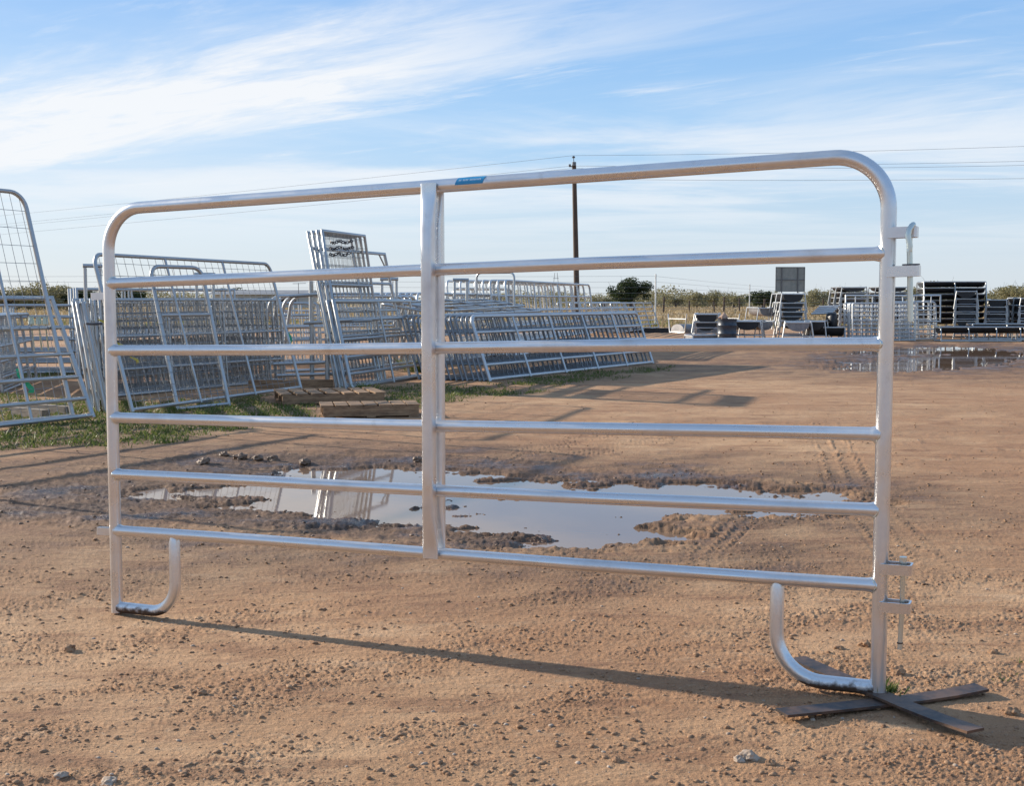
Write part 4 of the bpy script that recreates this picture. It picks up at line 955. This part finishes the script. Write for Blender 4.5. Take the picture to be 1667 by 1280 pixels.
# small clods strewn over the yard
def clod_shape(seed, sub=1, rough=.35, flat=.6):
    r_ = np.random.default_rng(seed); ph = (1+5**.5)/2
    v = np.array([(-1, ph, 0), (1, ph, 0), (-1, -ph, 0), (1, -ph, 0), (0, -1, ph), (0, 1, ph), (0, -1, -ph), (0, 1, -ph), (ph, 0, -1), (ph, 0, 1), (-ph, 0, -1), (-ph, 0, 1)], float)
    f = [(0,11,5),(0,5,1),(0,1,7),(0,7,10),(0,10,11),(1,5,9),(5,11,4),(11,10,2),(10,7,6),(7,1,8),(3,9,4),(3,4,2),(3,2,6),(3,6,8),(3,8,9),(4,9,5),(2,4,11),(6,2,10),(8,6,7),(9,8,1)]
    v /= np.linalg.norm(v, axis=1)[:, None]; v = list(v)
    for _ in range(sub):
        nf = []; mid = {}
        def m_(a, b):
            k = (min(a, b), max(a, b))
            if k not in mid: c = v[a]+v[b]; v.append(c/np.linalg.norm(c)); mid[k] = len(v)-1
            return mid[k]
        for a, b, c in f: x, y, z = m_(a, b), m_(b, c), m_(c, a); nf += [(a, x, z), (b, y, x), (c, z, y), (x, y, z)]
        f = nf
    v = np.array(v); o = r_.uniform(0, 50, 3)
    d = np.array([mnoise.noise(Vector(p*1.3+o))*.8+mnoise.noise(Vector(p*3.1+o))*.4 for p in v])
    v = v*(1+rough*d[:, None]*1.6); v[:, 2] *= flat
    return v, np.array(f)
def scatter_clods(name, label, n, ylo, yhi, smin, smax, mt, cond, seed):
    r_ = np.random.default_rng(seed); inv = r_.uniform(1/yhi, 1/ylo, n); Y = 1/inv; X = r_.uniform(-.5, .5, n)*Y
    h, wetm, gr, patch, tr, wat = ground(X, Y, np.full(n, .01))
    keep = cond(r_, wetm, gr, patch, wat, n); X = X[keep]; Y = Y[keep]; h = h[keep]; k = len(X)
    shp = [clod_shape(s_, 0) for s_ in range(6)]; sz = smin+(smax-smin)*r_.uniform(0, 1, k)**9
    Vs = []; Fs = []; base = 0
    for s_ in range(6):
        m_ = np.arange(k) % 6 == s_; q = m_.sum()
        if not q: continue
        v, f = shp[s_]; a = r_.uniform(0, 2*math.pi, q); ca, sa = np.cos(a)[:, None], np.sin(a)[:, None]; sc = sz[m_][:, None]; st_ = r_.uniform(.7, 1.5, q)[:, None]
        vx = (v[None, :, 0]*ca*st_ - v[None, :, 1]*sa)*sc + X[m_][:, None]; vy = (v[None, :, 0]*sa*st_ + v[None, :, 1]*ca)*sc + Y[m_][:, None]; vz = v[None, :, 2]*sc + h[m_][:, None]+sc*.1
        Vs.append(np.stack([vx, vy, vz], -1).reshape(-1, 3)); Fs.append((f[None]+ (np.arange(q)*len(v))[:, None, None]).reshape(-1, 3)+base); base += q*len(v)
    tag(link(name, npmesh(name, np.concatenate(Vs), np.concatenate(Fs), mt)), label, 'clods', None, 'stuff')
scatter_clods('dry_clods', 'small dry clods and grit strewn over the packed red soil', 90000, 2.2, 20, .0016, .011, CLOD, lambda r_, w, g, p, wt, n: (r_.uniform(0, 1, n) < .22+.78*p) & (w < .3), 3)
scatter_clods('pale_grit', 'pale pebbles and grit scattered in the soil', 2600, 2.2, 12, .002, .009, STONE, lambda r_, w, g, p, wt, n: (w < .4), 4)
scatter_clods('mud_clods', 'wet dark mud crumbs along the puddle edge', 7000, 6, 12, .003, .015, WETCLOD, lambda r_, w, g, p, wt, n: (w > .35) & (wt < .03) & (r_.uniform(0, 1, n) < .7), 5)
def lump(name, label, px, py, s_, mt, seed, group=None, cat='clod', flat=.7):
    v, f = clod_shape(seed, 3, .38, flat); p = G(px, py); h = float(ground(np.array([p.x]), np.array([p.y]))[0][0])
    me = npmesh(name, v*s_*1.0, f, mt, smooth=True); tag(link(name, me, None, (p.x, p.y, h+s_*flat*.25)), label, cat, group)
lm = ['leftmost and most isolated', 'second from the left', 'largest rounded', 'low wide', 'fifth from the left', 'sixth from the left', 'last before the centre brace']
for i, (px, py, s_) in enumerate(((332, 754, .045), (366, 742, .035), (392, 746, .05), (420, 748, .04), (446, 748, .045), (496, 754, .04), (680, 750, .04))):
    lump('mud_clod', f'{lm[i]} wet mud clod along the back edge of the puddle', px, py, s_, WETCLOD, 30+i, 'wet mud clods behind the puddle')
lump('stone', 'larger pale stone in the bottom foreground below the shadow', 1218, 1240, .024, STONE, 50, None, 'stone')
lump('stone', 'smaller pale stone left of the larger pale one', 1203, 1244, .014, STONE, 51, None, 'stone')
lump('stone', 'brown stone just right of the pale pair', 1253, 1250, .015, CLOD, 52, None, 'stone')
lump('stone', 'red brown stone alone left of the pale stones', 1004, 1243, .012, CLOD, 53, None, 'stone')
lump('stone', 'flat half buried grey stone at the bottom left corner area', 178, 1274, .022, STONE, 54, None, 'stone', .4)
lump('stone', 'pale pebble near the bottom edge far left', 100, 1266, .016, STONE, 55, None, 'stone')
lump('clod', 'upright brown clod in the left foreground', 328, 1126, .016, CLOD, 56, None, 'clod', .9)
lump('clod', 'dark clod left of the foot shadow', 112, 1045, .022, CLOD, 57, None, 'clod', .8)
lump('clod', 'reddish clod behind the right post foot', 1462, 1106, .022, CLOD, 58, None, 'clod')
lump('clod', 'reddish clod left of the drop pin end', 1408, 1058, .020, CLOD, 59, None, 'clod')
lump('clod', 'small clod right of the lower drop pin', 1617, 1068, .017, CLOD, 60, None, 'clod')
lump('clod', 'clod at the far end of the right shadow', 1647, 1170, .020, CLOD, 61, None, 'clod')
lump('clod', 'flat clod lying inside the right foot loop', 1366, 1063, .018, CLOD, 62, None, 'clod', .5)
def weed(label, c, n, hgt, spread, seed):
    r_ = np.random.default_rng(seed); P = np.zeros((n, 3)); P[:, :2] = r_.normal(0, spread, (n, 2)); V, Fc = blades(r_, P, r_.uniform(.3, 1, n)*hgt, np.full(n, .0035), 1.2)
    tag(link('weed', npmesh('weed', V, Fc, GRASSM, np.repeat(r_.beta(2, 3, n), 4)), None, c), label, 'weed')
weed('small green weed at the foot of the right post', (1.175, 3.74, .035), 60, .042, .018, 1)
weed('thin green weed beside the upper right arm of the cross stand', G(1625, 1112), 22, .035, .04, 2)
weed('tiny green sprig at the right edge above the cross stand', G(1662, 1084), 16, .03, .012, 3)
weed('green weed growing through the foot of the tall gate stack', G(590, 640), 260, .16, .07, 4)
weed('leafy green weed at the right foot of the tall gate stack', G(682, 606), 300, .28, .09, 5)
print('objects', len(bpy.data.objects))
